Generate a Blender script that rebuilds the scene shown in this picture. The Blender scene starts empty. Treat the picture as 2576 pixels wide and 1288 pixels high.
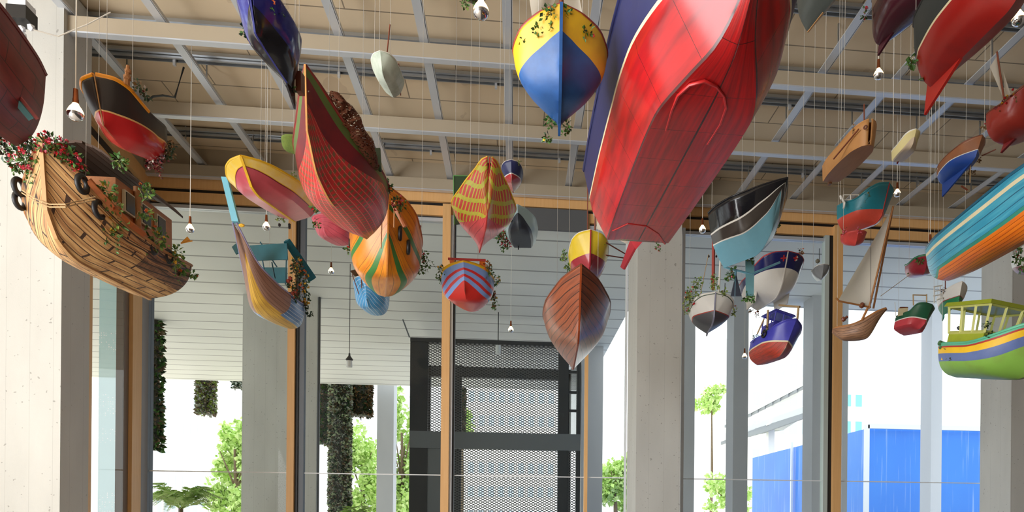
import bpy, bmesh, math, random, re
from mathutils import Vector, Matrix
R = random.Random(7)
C = bpy.context.scene.collection
S = bpy.context.scene
rad = math.radians
# ------------------------------------------------------------------ camera, sky, exposure
EYE = 1.6; FP = 1750.0; PX, PY = 1476.0, 1310.0; W, H_ = 2576.0, 1288.0
PSI = math.atan(180/1750); RHO = rad(0.5)
cR = Vector((math.cos(PSI), -math.sin(PSI), 0)); cF = Vector((math.sin(PSI), math.cos(PSI), 0)); cU = Vector((0, 0, 1))
Xc = cR*math.cos(RHO)+cU*math.sin(RHO); Yc = -cR*math.sin(RHO)+cU*math.cos(RHO)
cam = bpy.data.cameras.new('camera'); co = bpy.data.objects.new('camera', cam); C.objects.link(co)
m = Matrix((Xc, Yc, -cF)).transposed().to_4x4(); m.translation = (0, 0, EYE); co.matrix_world = m
cam.sensor_width = 36; cam.sensor_fit = 'HORIZONTAL'; cam.lens = FP/W*36
cam.shift_x = -(PX-W/2)/W; cam.shift_y = (PY-H_/2)/W; cam.clip_end = 500
S.camera = co
world = bpy.data.worlds.new('sky'); S.world = world; world.use_nodes = True
bg = world.node_tree.nodes['Background']; bg.inputs[0].default_value = (0.93, 0.97, 1.0, 1); bg.inputs[1].default_value = 1.15
sun = bpy.data.lights.new('sun', 'SUN'); so = bpy.data.objects.new('sun', sun); C.objects.link(so)
sun.energy = 2.2; sun.angle = rad(2); sun.color = (1, .96, .9); so.rotation_euler = (rad(-32), rad(8), 0)
S.view_settings.view_transform = 'Standard'; S.view_settings.look = 'None'; S.view_settings.gamma = 1
S.view_settings.use_curve_mapping = False; S.view_settings.exposure = 0.92
def daylight(name, loc, rot, sx, sy, watts, col=(.97, .98, 1)):      # daylight entering by the glazed side walls
    l = bpy.data.lights.new(name, 'AREA'); l.shape = 'RECTANGLE'; l.size = sx; l.size_y = sy; l.energy = watts; l.color = col
    o = bpy.data.objects.new(name, l); C.objects.link(o); o.location = loc; o.rotation_euler = rot; return o
daylight('daylight_left', (-8.8, -1.6, 3.0), (0, rad(-112), 0), 5.6, 10, 900)

O0 = Vector((0, 0, EYE))
def ray(px, py):
    u = px-PX; v = PY-py
    return Xc*u+Yc*v+cF*FP
def at(px, py, Y):                       # the point on that line of sight at distance Y into the room
    r = ray(px, py); return O0+r*(Y/r.y)
def atz(px, py, Z):                      # ... at height Z
    r = ray(px, py); return O0+r*((Z-EYE)/r.z)
def proj(p):
    d = p-O0; k = FP/d.dot(cF); return PX+d.dot(Xc)*k, PY-d.dot(Yc)*k

# ------------------------------------------------------------------ materials
def lin(c): return tuple((x/255/12.92 if x/255 <= .04045 else ((x/255+.055)/1.055)**2.4) for x in c)+(1,)
MC = {}
def NT(name):
    m = bpy.data.materials.new(name); m.use_nodes = True; nt = m.node_tree
    return m, nt, nt.nodes['Principled BSDF']
def N(nt, t, **k):
    n = nt.nodes.new(t)
    for a, b in k.items():
        if a.startswith('i_'):
            key = a[2:]; key = int(key) if key.isdigit() else key.replace('_', ' ')
            n.inputs[key].default_value = b
        else: setattr(n, a, b)
    return n
def paint(c, rough=.38, wear=.3, scale=6, c2=None, metal=0, bump=.15, spec=.5):
    key = ('p', c, rough, wear, scale, c2, metal, bump)
    if key in MC: return MC[key]
    m, nt, b = NT('paint_%d_%d_%d' % c)
    tc = N(nt, 'ShaderNodeTexCoord'); n1 = N(nt, 'ShaderNodeTexNoise', i_Scale=scale, i_Detail=6.0, i_Roughness=.65)
    n2 = N(nt, 'ShaderNodeTexNoise', i_Scale=scale*5, i_Detail=4.0)
    nt.links.new(tc.outputs['Object'], n1.inputs['Vector']); nt.links.new(tc.outputs['Object'], n2.inputs['Vector'])
    rp = N(nt, 'ShaderNodeValToRGB'); l = lin(c); d = lin(c2) if c2 else tuple(x*.55+.01 for x in l[:3])+(1,)
    e = rp.color_ramp.elements; e[0].position = .34; e[0].color = tuple(l[i]*(1-wear)+d[i]*wear for i in range(3))+(1,)
    e[1].position = .58; e[1].color = l
    nt.links.new(n1.outputs['Fac'], rp.inputs[0]); nt.links.new(rp.outputs[0], b.inputs['Base Color'])
    b.inputs['Roughness'].default_value = rough; b.inputs['Metallic'].default_value = metal
    if bump:
        bp = N(nt, 'ShaderNodeBump', i_Strength=bump, i_Distance=.004)
        nt.links.new(n2.outputs['Fac'], bp.inputs['Height']); nt.links.new(bp.outputs[0], b.inputs['Normal'])
    MC[key] = m; return m
def uvmat(name, build, rough=.35):
    if name in MC: return MC[name]
    m, nt, b = NT(name); uv = N(nt, 'ShaderNodeUVMap'); sp = N(nt, 'ShaderNodeSeparateXYZ'); nt.links.new(uv.outputs[0], sp.inputs[0])
    b.inputs['Roughness'].default_value = rough
    build(nt, b, uv.outputs[0], sp.outputs[0], sp.outputs[1]); MC[name] = m; return m
def M2(nt, op, a, b=None, c=None):
    n = N(nt, 'ShaderNodeMath', operation=op)
    for i, v in enumerate((a, b, c)):
        if v is None: continue
        if isinstance(v, (int, float)): n.inputs[i].default_value = v
        else: nt.links.new(v, n.inputs[i])
    return n.outputs[0]
def MIX(nt, f, a, b):
    n = N(nt, 'ShaderNodeMix', data_type='RGBA')
    for s, v in ((0, f), (6, a), (7, b)):
        if isinstance(v, (int, float, tuple)): n.inputs[s].default_value = v
        else: nt.links.new(v, n.inputs[s])
    return n.outputs[2]
def noise(nt, vec, scale, detail=4.0, stretch=None):
    if stretch:
        mp = N(nt, 'ShaderNodeMapping'); mp.inputs['Scale'].default_value = stretch; nt.links.new(vec, mp.inputs[0]); vec = mp.outputs[0]
    n = N(nt, 'ShaderNodeTexNoise', i_Scale=scale, i_Detail=detail); nt.links.new(vec, n.inputs['Vector']); return n.outputs['Fac']
# a painted hull of strips: seams follow the hull (u along it, v around it)
def seams(name, c, c2, nv, wear=.5, groove=(70, 45, 35), rough=.4, nu=0, slant=0., gw=.06, dash=None, dashc=None, dashn=26):
    def f(nt, b, uv, u, v):
        vv = M2(nt, 'MULTIPLY_ADD', v, nv, M2(nt, 'MULTIPLY', u, slant)) if slant else M2(nt, 'MULTIPLY', v, nv)
        fr = M2(nt, 'FRACT', vv); g = M2(nt, 'LESS_THAN', fr, gw)
        if nu:
            row = M2(nt, 'MULTIPLY', M2(nt, 'FLOOR', vv), .37)
            fu = M2(nt, 'FRACT', M2(nt, 'MULTIPLY_ADD', u, nu, row)); g = M2(nt, 'MAXIMUM', g, M2(nt, 'LESS_THAN', fu, gw*.35))
        no = noise(nt, uv, 5, 6.0, (1.2, 4, 1)); no2 = M2(nt, 'MULTIPLY', M2(nt, 'SUBTRACT', no, .38), 3.5); cl = N(nt, 'ShaderNodeClamp'); nt.links.new(no2, cl.inputs[0])
        col = MIX(nt, M2(nt, 'MULTIPLY', cl.outputs[0], wear), lin(c), lin(c2))
        if dash:
            du = M2(nt, 'FRACT', M2(nt, 'MULTIPLY_ADD', u, dashn, M2(nt, 'MULTIPLY', M2(nt, 'FLOOR', vv), .5)))
            dm = M2(nt, 'MULTIPLY', M2(nt, 'LESS_THAN', du, .45), M2(nt, 'GREATER_THAN', noise(nt, uv, 3.0), .42))
            dm = M2(nt, 'MULTIPLY', dm, M2(nt, 'LESS_THAN', M2(nt, 'ABSOLUTE', M2(nt, 'SUBTRACT', fr, .5)), dash))
            col = MIX(nt, M2(nt, 'MULTIPLY', dm, .8), col, lin(dashc))
        col = MIX(nt, g, col, lin(groove)); nt.links.new(col, b.inputs['Base Color'])
        bp = N(nt, 'ShaderNodeBump', i_Strength=.6, i_Distance=.006); nt.links.new(M2(nt, 'SUBTRACT', M2(nt, 'MULTIPLY', no, .3), g), bp.inputs['Height']); nt.links.new(bp.outputs[0], b.inputs['Normal'])
    return uvmat(name, f, rough)
def flat(name, c, rough=.5, metal=0, emit=0, ec=None):
    if name in MC: return MC[name]
    m, nt, b = NT(name); b.inputs['Base Color'].default_value = lin(c); b.inputs['Roughness'].default_value = rough; b.inputs['Metallic'].default_value = metal
    if emit: b.inputs['Emission Color'].default_value = lin(ec or c); b.inputs['Emission Strength'].default_value = emit
    MC[name] = m; return m
def grain(name, c, c2, scale=3, st=(1, 1, 12), rough=.55):
    if name in MC: return MC[name]
    m, nt, b = NT(name); tc = N(nt, 'ShaderNodeTexCoord'); f = noise(nt, tc.outputs['Object'], scale, 6.0, st)
    nt.links.new(MIX(nt, f, lin(c), lin(c2)), b.inputs['Base Color']); b.inputs['Roughness'].default_value = rough; MC[name] = m; return m
def leafmat(c, c2):
    key = ('leaf', c); 
    if key in MC: return MC[key]
    m, nt, b = NT('leaf'); tc = N(nt, 'ShaderNodeTexCoord'); f = noise(nt, tc.outputs['Object'], 9, 3.0)
    nt.links.new(MIX(nt, f, lin(c), lin(c2)), b.inputs['Base Color']); b.inputs['Roughness'].default_value = .5
    MC[key] = m; return m
WOODF = grain('window_oak', (238, 190, 130), (220, 166, 104), 2.5, (14, 14, .8), .45)
CONC = grain('board_concrete', (226, 224, 216), (205, 202, 194), 1.6, (1, 1, .35), .8)
CEIL = grain('ceiling_board', (214, 196, 168), (196, 176, 148), .9, (.7, 1.4, 1), .85)
CEILB = grain('beam_concrete', (184, 170, 148), (168, 154, 130), .8, (.5, 1, 1), .8)
GALV = flat('galvanised_steel', (176, 180, 184), .32, .75)
GALVL = flat('pale_steel', (206, 210, 216), .35, .35)
DARKM = flat('dark_steel', (58, 60, 62), .5, .4)
BLACK = flat('black_plastic', (22, 22, 24), .45)
SOFF = grain('soffit_board', (236, 234, 226), (222, 220, 212), 1.2, (.4, 1, 1), .75)
CABLE = flat('nylon_line', (190, 186, 178), .5)
CORD = flat('light_cord', (232, 226, 214), .5)
COPPER = flat('copper', (150, 84, 48), .35, .8)
def glassmat():
    m, nt, b = NT('window_glass'); nt.nodes.remove(b); o = nt.nodes['Material Output']
    t = N(nt, 'ShaderNodeBsdfTransparent'); t.inputs[0].default_value = (.95, .97, .96, 1); g = N(nt, 'ShaderNodeBsdfGlossy', i_Roughness=.01)
    fr = N(nt, 'ShaderNodeFresnel', i_IOR=1.2); mx = N(nt, 'ShaderNodeMixShader')
    ge = N(nt, 'ShaderNodeNewGeometry'); mu = N(nt, 'ShaderNodeMath', operation='MULTIPLY'); iv = N(nt, 'ShaderNodeMath', operation='SUBTRACT'); iv.inputs[0].default_value = 1; nt.links.new(ge.outputs['Backfacing'], iv.inputs[1]); nt.links.new(fr.outputs[0], mu.inputs[0]); nt.links.new(iv.outputs[0], mu.inputs[1]); nt.links.new(mu.outputs[0], mx.inputs[0]); nt.links.new(t.outputs[0], mx.inputs[1]); nt.links.new(g.outputs[0], mx.inputs[2]); nt.links.new(mx.outputs[0], o.inputs[0]); return m
GLASS = glassmat()
MIRROR = flat('mirror_silver', (225, 225, 228), .06, 1.0)

# ------------------------------------------------------------------ mesh helpers
def obj(name, bm, mats, parent=None, loc=None, smooth=None, label=None, world=False):
    me = bpy.data.meshes.new(name); bm.normal_update(); bm.to_mesh(me); bm.free()
    for mm in (mats if isinstance(mats, (list, tuple)) else [mats]): me.materials.append(mm)
    o = bpy.data.objects.new(name, me); C.objects.link(o)
    if world and parent is not None: me.transform(parent.matrix_world.inverted())
    if parent is not None: o.parent = parent
    if loc is not None: o.location = loc
    if smooth is not None:
        for p in me.polygons: p.use_smooth = True
        try: me.set_sharp_from_angle(angle=rad(smooth))
        except Exception: pass
    if label: o['label'] = label
    return o
def thing(name, label, cat, loc=(0, 0, 0), group=None, mat=None):
    o = bpy.data.objects.new(name, None); C.objects.link(o)
    if mat is not None: o.matrix_world = mat
    else: o.location = loc; o.matrix_world = Matrix.Translation(loc)
    o.empty_display_size = .1
    o['label'] = label; o['category'] = cat
    if group: o['group'] = group
    return o
def tag(o, label, cat, group=None, kind=None):
    o['label'] = label; o['category'] = cat
    if group: o['group'] = group
    if kind: o['kind'] = kind
    return o
def struct(name, bm, mats, **k):
    o = obj(name, bm, mats, **k); o['kind'] = 'structure'; return o
B_ = bmesh.new
def quad(bm, a, b, c, d, mi=0):
    f = bm.faces.new([bm.verts.new(x) for x in (a, b, c, d)]); f.material_index = mi; return f
def hexa(bm, p, mi=0):                  # p: 8 corners, bottom ring then top ring
    v = [bm.verts.new(x) for x in p]
    for f in ((3, 2, 1, 0), (4, 5, 6, 7), (0, 1, 5, 4), (1, 2, 6, 5), (2, 3, 7, 6), (3, 0, 4, 7)):
        bm.faces.new([v[i] for i in f]).material_index = mi
def box(bm, x0, x1, y0, y1, z0, z1, mi=0):
    hexa(bm, [(x0, y0, z0), (x1, y0, z0), (x1, y1, z0), (x0, y1, z0), (x0, y0, z1), (x1, y0, z1), (x1, y1, z1), (x0, y1, z1)], mi)
def tube(bm, pts, r, n=6, mi=0, cap=True):
    pts = [Vector(p) for p in pts]; rings = []
    for i, p in enumerate(pts):
        t = (pts[min(i+1, len(pts)-1)]-pts[max(i-1, 0)]).normalized()
        a = t.cross(Vector((0, 0, 1))) if abs(t.z) < .95 else t.cross(Vector((1, 0, 0)))
        a.normalize(); b = t.cross(a); rr = r[i] if isinstance(r, (list, tuple)) else r
        rings.append([bm.verts.new(p+a*math.cos(k*math.tau/n)*rr+b*math.sin(k*math.tau/n)*rr) for k in range(n)])
    for i in range(len(rings)-1):
        for k in range(n): bm.faces.new((rings[i][k], rings[i][(k+1) % n], rings[i+1][(k+1) % n], rings[i+1][k])).material_index = mi
    if cap and n > 2:
        bm.faces.new(rings[0][::-1]).material_index = mi; bm.faces.new(rings[-1]).material_index = mi
def lathe(bm, prof, c=(0, 0, 0), n=20, mi=0):   # prof: (r,z)
    c = Vector(c); rings = []
    for r, z in prof:
        rings.append([bm.verts.new(c+Vector((r*math.cos(k*math.tau/n), r*math.sin(k*math.tau/n), z))) for k in range(n)] if r > 1e-5 else [bm.verts.new(c+Vector((0, 0, z)))])
    for a, b in zip(rings, rings[1:]):
        for k in range(n):
            vs = [a[k % len(a)], a[(k+1) % len(a)], b[(k+1) % len(b)], b[k % len(b)]]; u = []
            for v in vs:
                if v not in u: u.append(v)
            if len(u) > 2: bm.faces.new(u).material_index = mi
def plate(bm, pts, nrm, th, mi=0):      # a flat outline given thickness
    n = Vector(nrm).normalized()*th/2; a = [bm.verts.new(Vector(p)-n) for p in pts]; b = [bm.verts.new(Vector(p)+n) for p in pts]; k = len(pts)
    bm.faces.new(a[::-1]).material_index = mi; bm.faces.new(b).material_index = mi
    for i in range(k): bm.faces.new((a[i], a[(i+1) % k], b[(i+1) % k], b[i])).material_index = mi
def torus(bm, c, ax, R0, r, n=18, k=8, mi=0):
    ax = Vector(ax).normalized(); a = ax.orthogonal().normalized(); b = ax.cross(a); c = Vector(c); g = []
    for i in range(n):
        d = a*math.cos(i*math.tau/n)+b*math.sin(i*math.tau/n)
        g.append([bm.verts.new(c+d*(R0+r*math.cos(j*math.tau/k))+ax*r*math.sin(j*math.tau/k)) for j in range(k)])
    for i in range(n):
        for j in range(k): bm.faces.new((g[i][j], g[(i+1) % n][j], g[(i+1) % n][(j+1) % k], g[i][(j+1) % k])).material_index = mi
def ball(bm, c, r, mi=0, sx=1, sy=1, sz=1, sub=1):
    g = bmesh.ops.create_icosphere(bm, subdivisions=sub, radius=r)
    for v in g['verts']: v.co = Vector((v.co.x*sx, v.co.y*sy, v.co.z*sz))+Vector(c)
    for v in g['verts']:
        for f in v.link_faces: f.material_index = mi
def rnd(s=1): return Vector((R.gauss(0, s), R.gauss(0, s), R.gauss(0, s)))
def leaf(bm, p, d, n, s, w=.38, mi=0):
    d = d.normalized(); a = d.cross(n); 
    if a.length < 1e-3: a = d.orthogonal()
    a.normalize(); up = a.cross(d)*s*.12
    v = [bm.verts.new(x) for x in (p, p+d*s*.5+a*s*w+up, p+d*s, p+d*s*.5-a*s*w+up, p+d*s*.5)]
    for f in ((0, 1, 4), (1, 2, 4), (2, 3, 4), (3, 0, 4)): bm.faces.new([v[i] for i in f]).material_index = mi
LG = leafmat((86, 132, 52), (44, 84, 34)); LD = leafmat((40, 74, 36), (22, 46, 24)); LY = leafmat((150, 170, 80), (104, 130, 50)); LW = leafmat((196, 206, 170), (150, 170, 120))
LDRY = leafmat((150, 116, 70), (100, 70, 40))
FR = flat('red_petal', (200, 30, 42), .5); FP_ = flat('pink_petal', (222, 96, 120), .5); FY = flat('yellow_petal', (226, 180, 50), .5); FWH = flat('white_petal', (226, 222, 210), .5); FO = flat('orange_petal', (206, 98, 44), .5); FDR = flat('maroon_petal', (110, 26, 34), .5)
def foliage(bm, blobs, size=.035, dens=70, flowers=.1, trail=3):
    # blobs: (centre, radius);  slots 0 leaf 1 leaf 2 stem 3.. flowers
    for c, r in blobs:
        n = max(10, int(dens*(r/.08)**1.3))
        for i in range(n):
            d = rnd().normalized(); p = Vector(c)+d*r*R.random()**.5
            if R.random() < flowers:
                fi = R.choice((3, 4)); q = p+d*r*.15
                for k in range(5):
                    e = (d+rnd(.7)).normalized(); leaf(bm, q, e, rnd(), size*.55, .5, fi)
            else: leaf(bm, p, d+rnd(.6)+Vector((0, 0, -.15)), rnd(), size*R.uniform(.6, 1.3), R.uniform(.2, .42), R.choice((0, 0, 1)))
        for i in range(trail):
            p = Vector(c)+rnd(r*.5); q = p+Vector((R.gauss(0, r*.4), R.gauss(0, r*.4), -r*R.uniform(.6, 1.7))); mid = (p+q)/2+rnd(r*.15)
            tube(bm, [c, p, mid, q], .0015, 3, 2, False)
            for k in range(6): leaf(bm, p.lerp(q, (k+1)/6), rnd(), rnd(), size*.7, .35, 0)
def fol(parent, blobs, cols=None, name='foliage', label=None, **k):
    bm = B_(); foliage(bm, blobs, **k); c = list(cols or (LG, LD, LDRY, FR, FY))
    return obj(name, bm, c, parent, world=True, label=label)

# ------------------------------------------------------------------ building: setting
D = 11.0
def wx(px, Y=D, py=900): return at(px, py, Y).x
FLOORM = grain('dimming_floor', (96, 92, 88), (84, 80, 76), .8, (1, 1, 1), .5)
PAVE = grain('outdoor_paving', (214, 208, 198), (200, 194, 184), .3, (1, 1, 1), .8)
bm = B_(); box(bm, -12, -.5, -9, D+.1, -.2, 0, 1); box(bm, -.5, 11, -9, D+.1, -.2, 0, 0); struct('floor', bm, [FLOORM, grain('bounce_floor', (214, 208, 198), (198, 192, 184), .8, (1, 1, 1), .5)])  # unseen floor made pale left and dark right to grade the ceiling's bounce light
bm = B_(); box(bm, -60, -.5, D+.1, 130, -.35, -.1); box(bm, -.5, 60, 40, 130, -.35, -.1); box(bm, -60, -12, -30, D+.1, -.35, -.1); struct('ground', bm, PAVE)
bm = B_(); box(bm, -.5, 60, D+.1, 40, -.35, -.1); struct('ground', bm, grain('dimming_ground', (104, 116, 136), (88, 100, 120), .3, (1, 1, 1), .6))  # unseen ground made dark on this side to dim the soffit above
ZB = 6.65                                  # underside of the cross beams
# ceiling: boards with seams between cross beams
def ceilmat():
    m, nt, b = NT('ceiling_boards'); tc = N(nt, 'ShaderNodeTexCoord'); sp = N(nt, 'ShaderNodeSeparateXYZ'); nt.links.new(tc.outputs['Object'], sp.inputs[0])
    fy = M2(nt, 'FRACT', M2(nt, 'MULTIPLY', sp.outputs[1], 1/.52)); ry = M2(nt, 'FLOOR', M2(nt, 'MULTIPLY', sp.outputs[1], 1/.52))
    g1 = M2(nt, 'LESS_THAN', fy, .035)
    fx = M2(nt, 'FRACT', M2(nt, 'MULTIPLY_ADD', sp.outputs[0], 1/2.44, M2(nt, 'MULTIPLY', ry, .27))); g2 = M2(nt, 'LESS_THAN', fx, .006)
    g = M2(nt, 'MULTIPLY', M2(nt, 'MAXIMUM', g1, g2), .75); no = noise(nt, tc.outputs['Object'], .9, 5.0, (.6, 1.5, 1))
    st = noise(nt, tc.outputs['Object'], 2.3, 3.0, (1, .6, 1)); st2 = M2(nt, 'MULTIPLY', M2(nt, 'GREATER_THAN', st, .66), .18)  # brown noise smudges paint in the shading between the strips
    col = MIX(nt, no, lin((236, 216, 184)), lin((214, 192, 160))); col = MIX(nt, st2, col, lin((150, 120, 90))); col = MIX(nt, g, col, lin((104, 92, 78)))
    nt.links.new(col, b.inputs['Base Color']); b.inputs['Roughness'].default_value = .85
    bp = N(nt, 'ShaderNodeBump', i_Strength=.7, i_Distance=.01, invert=True); nt.links.new(g, bp.inputs['Height']); nt.links.new(bp.outputs[0], b.inputs['Normal']); return m
bm = B_(); box(bm, -12, 11, -9, D+.1, 7.15, 7.4); struct('ceiling', bm, ceilmat())
by = [10.86, 9.25, 7.78, 6.3]
for i, y in enumerate(by):
    o = obj('ceiling_beam', (lambda b: (box(b, -12, 11, y, y+.07, ZB+.02, ZB+.18), b)[1])(B_()), CEILB)
    tag(o, ['concrete ceiling beam running above the window heads, last from the camera', 'second concrete cross beam out from the window wall', 'concrete cross beam meeting the top of the left column', 'concrete cross beam passing the top right corner'][i], 'ceiling beam', 'concrete cross beams under the ceiling')
    b = B_(); box(b, -12, 11, y-.004, y+.075, ZB+.005, ZB+.02); obj('metal_strip', b, GALVL, o, label='pale metal strip along the beam underside')
# thick rails between beams (galvanised channel, open side down)
for i, (y, lab) in enumerate(((10.42, 'galvanised rail under the ceiling nearest the windows'), (9.85, 'galvanised rail with a coiled black cable end above the black and red boat'), (8.72, 'galvanised rail midway between the first two beams out from the left column'), (8.17, 'galvanised rail just beyond the beam over the left column'), (7.1, 'galvanised rail on the camera side of the left column beam'), (6.6, 'galvanised rail running along the top edge of the picture'))):
    b = B_(); box(b, -12, 11, y, y+.012, 7.04, 7.12); box(b, -12, 11, y+.06, y+.072, 7.04, 7.12); box(b, -12, 11, y, y+.072, 7.11, 7.122); box(b, -12, 11, y-.045, y-.012, 7.08, 7.12)
    o = obj('ceiling_rail', b, GALV); tag(o, lab, 'rail', 'galvanised rails under the ceiling')
    for k in range(9):
        xx = -7+k*1.9+(i % 3)*.5; c = B_(); box(c, xx, xx+.03, y+.02, y+.05, 6.98, 7.12); obj('hanger_clip', c, GALVL, o)
# strips running towards the windows
x0 = atz(1275, 0, 6.86).x
k0 = 0
ORD = 'leftmost,second,third,fourth,fifth,sixth,seventh,eighth,ninth,tenth,eleventh,twelfth,thirteenth,fourteenth'.split(',')
for k in range(-5, 9):
    x = x0+k*.914
    b = B_(); box(b, x-.05, x+.05, -2, D, 6.86, 6.872); box(b, x+.044, x+.056, -2, D, 6.86, 6.9)
    o = obj('ceiling_strip', b, [GALVL]); tag(o, ORD[k+5]+(' ' if k > -5 else ' ')+'pale metal ceiling strip running towards the windows'+(', counted from the left' if k > -5 else ''), 'metal strip', 'parallel metal strips under the ceiling')
    for y in (7.4, 8.9, 10.4, 5.9):
        c = B_(); box(c, x-.006, x+.006, y, y+.02, 6.87, 7.15); obj('hanger_rod', c, GALV, o)
# columns inside
def prism(bm, pts, z0, z1, mi=0):
    a = [bm.verts.new((p[0], p[1], z0)) for p in pts]; b = [bm.verts.new((p[0], p[1], z1)) for p in pts]; n = len(pts)
    bm.faces.new(a[::-1]).material_index = mi; bm.faces.new(b).material_index = mi
    for i in range(n): bm.faces.new((a[i], a[(i+1) % n], b[(i+1) % n], b[i])).material_index = mi
def concmat():
    m, nt, b = NT('board_marked_concrete'); tc = N(nt, 'ShaderNodeTexCoord'); sp = N(nt, 'ShaderNodeSeparateXYZ'); nt.links.new(tc.outputs['Object'], sp.inputs[0])
    no = noise(nt, tc.outputs['Object'], 2.2, 6.0, (1, 1, .3)); n2 = noise(nt, tc.outputs['Object'], 60, 2.0); pits = M2(nt, 'LESS_THAN', noise(nt, tc.outputs['Object'], 26, 1.0), .26)
    col = MIX(nt, no, lin((212, 212, 206)), lin((180, 179, 173)))
    g = M2(nt, 'LESS_THAN', M2(nt, 'FRACT', M2(nt, 'MULTIPLY', M2(nt, 'ADD', sp.outputs[0], sp.outputs[1]), 4.4)), .02)
    col = MIX(nt, M2(nt, 'MULTIPLY', g, .25), col, lin((120, 118, 112))); col = MIX(nt, M2(nt, 'MULTIPLY', pits, .5), col, lin((110, 106, 100)))
    nt.links.new(col, b.inputs['Base Color']); b.inputs['Roughness'].default_value = .8
    bp = N(nt, 'ShaderNodeBump', i_Strength=.2, i_Distance=.004); nt.links.new(n2, bp.inputs['Height']); nt.links.new(bp.outputs[0], b.inputs['Normal']); return m
BMC = concmat()
def col_(name, pts, z0, z1, label, mat=None):
    b = B_(); prism(b, pts, z0, z1); o = obj(name, b, mat or BMC); tag(o, label, 'column'); return o
xa = wx(155, 7.72, 700); xb = wx(207, 8.05, 700)
col_('concrete_column', [(-7.6, 7.72), (xa, 7.72), (xa+.0, 8.2), (-7.6, 8.2)], 0, 7.12, 'wide pale concrete column at the left edge of the room')
ca, cb = wx(1602, 10.1), wx(1713, 10.1)
col_('concrete_column', [(ca, 10.1), (cb, 10.1), (cb, 10.93), (ca, 10.93)], 0, 7.12, 'pale concrete column inside the windows beneath the big red boat')
cc = wx(2545, 10.2)
col_('concrete_column', [(cc, 10.2), (cc+1.6, 10.2), (cc+1.6, 10.93), (cc, 10.93)], 0, 7.12, 'grey concrete column inside the windows at the right edge')
# closed walls out of view
WALLM = flat('plaster_wall', (120, 112, 104), .8)
b = B_(); box(b, 8.6, 8.8, -9, D, 0, 7.15); struct('wall_right', b, WALLM)
b = B_(); box(b, -7, 8.6, -7.2, -7, 0, 7.15); struct('wall_back', b, WALLM)
# window wall: heads
z_ = lambda y, py0=0: EYE
def band(name, x0, x1, y0, y1, z0, z1, mat, label=None, cat='window frame'):
    b = B_(); box(b, x0, x1, y0, y1, z0, z1); o = struct(name, b, mat); return o
jA = at(207, 600, 9.05); jA = Vector((jA.x, 9.05, 0)); jx = wx(366); jB = Vector((jx, D, 0))
xR = wx(2576)+1.6
for (z0, z1, mt, y0) in ((6.53, 6.70, WOODF, D-.03), (6.48, 6.53, BLACK, D+.02), (6.33, 6.48, WOODF, D)):
    band('trim_1', jx, xR, y0, D+.12, z0, z1, mt)
band('trim_2', jx, xR, D+.0, D+.1, 6.24, 6.29, GALVL)
band('trim_3', jx, xR, D+.05, D+.09, 6.29, 6.33, DARKM)
band('wall_front', jx, xR, D+.02, D+.12, 6.70, 7.15, CEILB)
# grey blind box in the third bay
b = B_(); box(b, wx(1310), wx(1476), D-.06, D-.005, 6.17, 6.5); struct('trim_4', b, flat('slate_panel', (92, 94, 96), .6))
jd = (jB-jA).normalized(); jn = Vector((-jd.y, jd.x, 0))
def jog(px):
    r = ray(px, 900); p = jA; d = jd
    # intersect ray (from camera, ground plan) with the jog line
    den = r.x*d.y-r.y*d.x; s = (p.x*d.y-p.y*d.x)/den; return Vector((r.x*s, r.y*s, 0))
def jogpiece(name, p0, p1, z0, z1, th, mat, off=0):
    b = B_(); q = [p0+jn*off, p1+jn*off, p1+jn*(off+th), p0+jn*(off+th)]; prism(b, [(v.x, v.y) for v in q], z0, z1)
    bmesh.ops.recalc_face_normals(b, faces=b.faces); return struct(name, b, mat)
J0 = jA-jd*.35
for (z0, z1, mt, o_) in ((6.5, 6.70, WOODF, -.03), (6.36, 6.5, BLACK, .03), (6.24, 6.36, WOODF, 0)):
    jogpiece('trim_5', J0, jB, z0, z1, .12, mt, o_)
jogpiece('wall_left', J0, jB, 6.70, 7.15, .1, CEILB)
jogpiece('trim_6', jog(205), jog(232), 0, 6.24, .12, WOODF)
jogpiece('trim_7', jog(334), jog(357), 0, 6.24, .12, WOODF)
jogpiece('trim_8', jog(322), jog(334), 0, 6.24, .1, flat('frame_brown_gasket', (120, 100, 82), .6), .05)  # dull brown strip between the pane and the oak post
jogpiece('window_1', jog(232), jog(322), 0, 6.24, .012, GLASS, .05)
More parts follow.
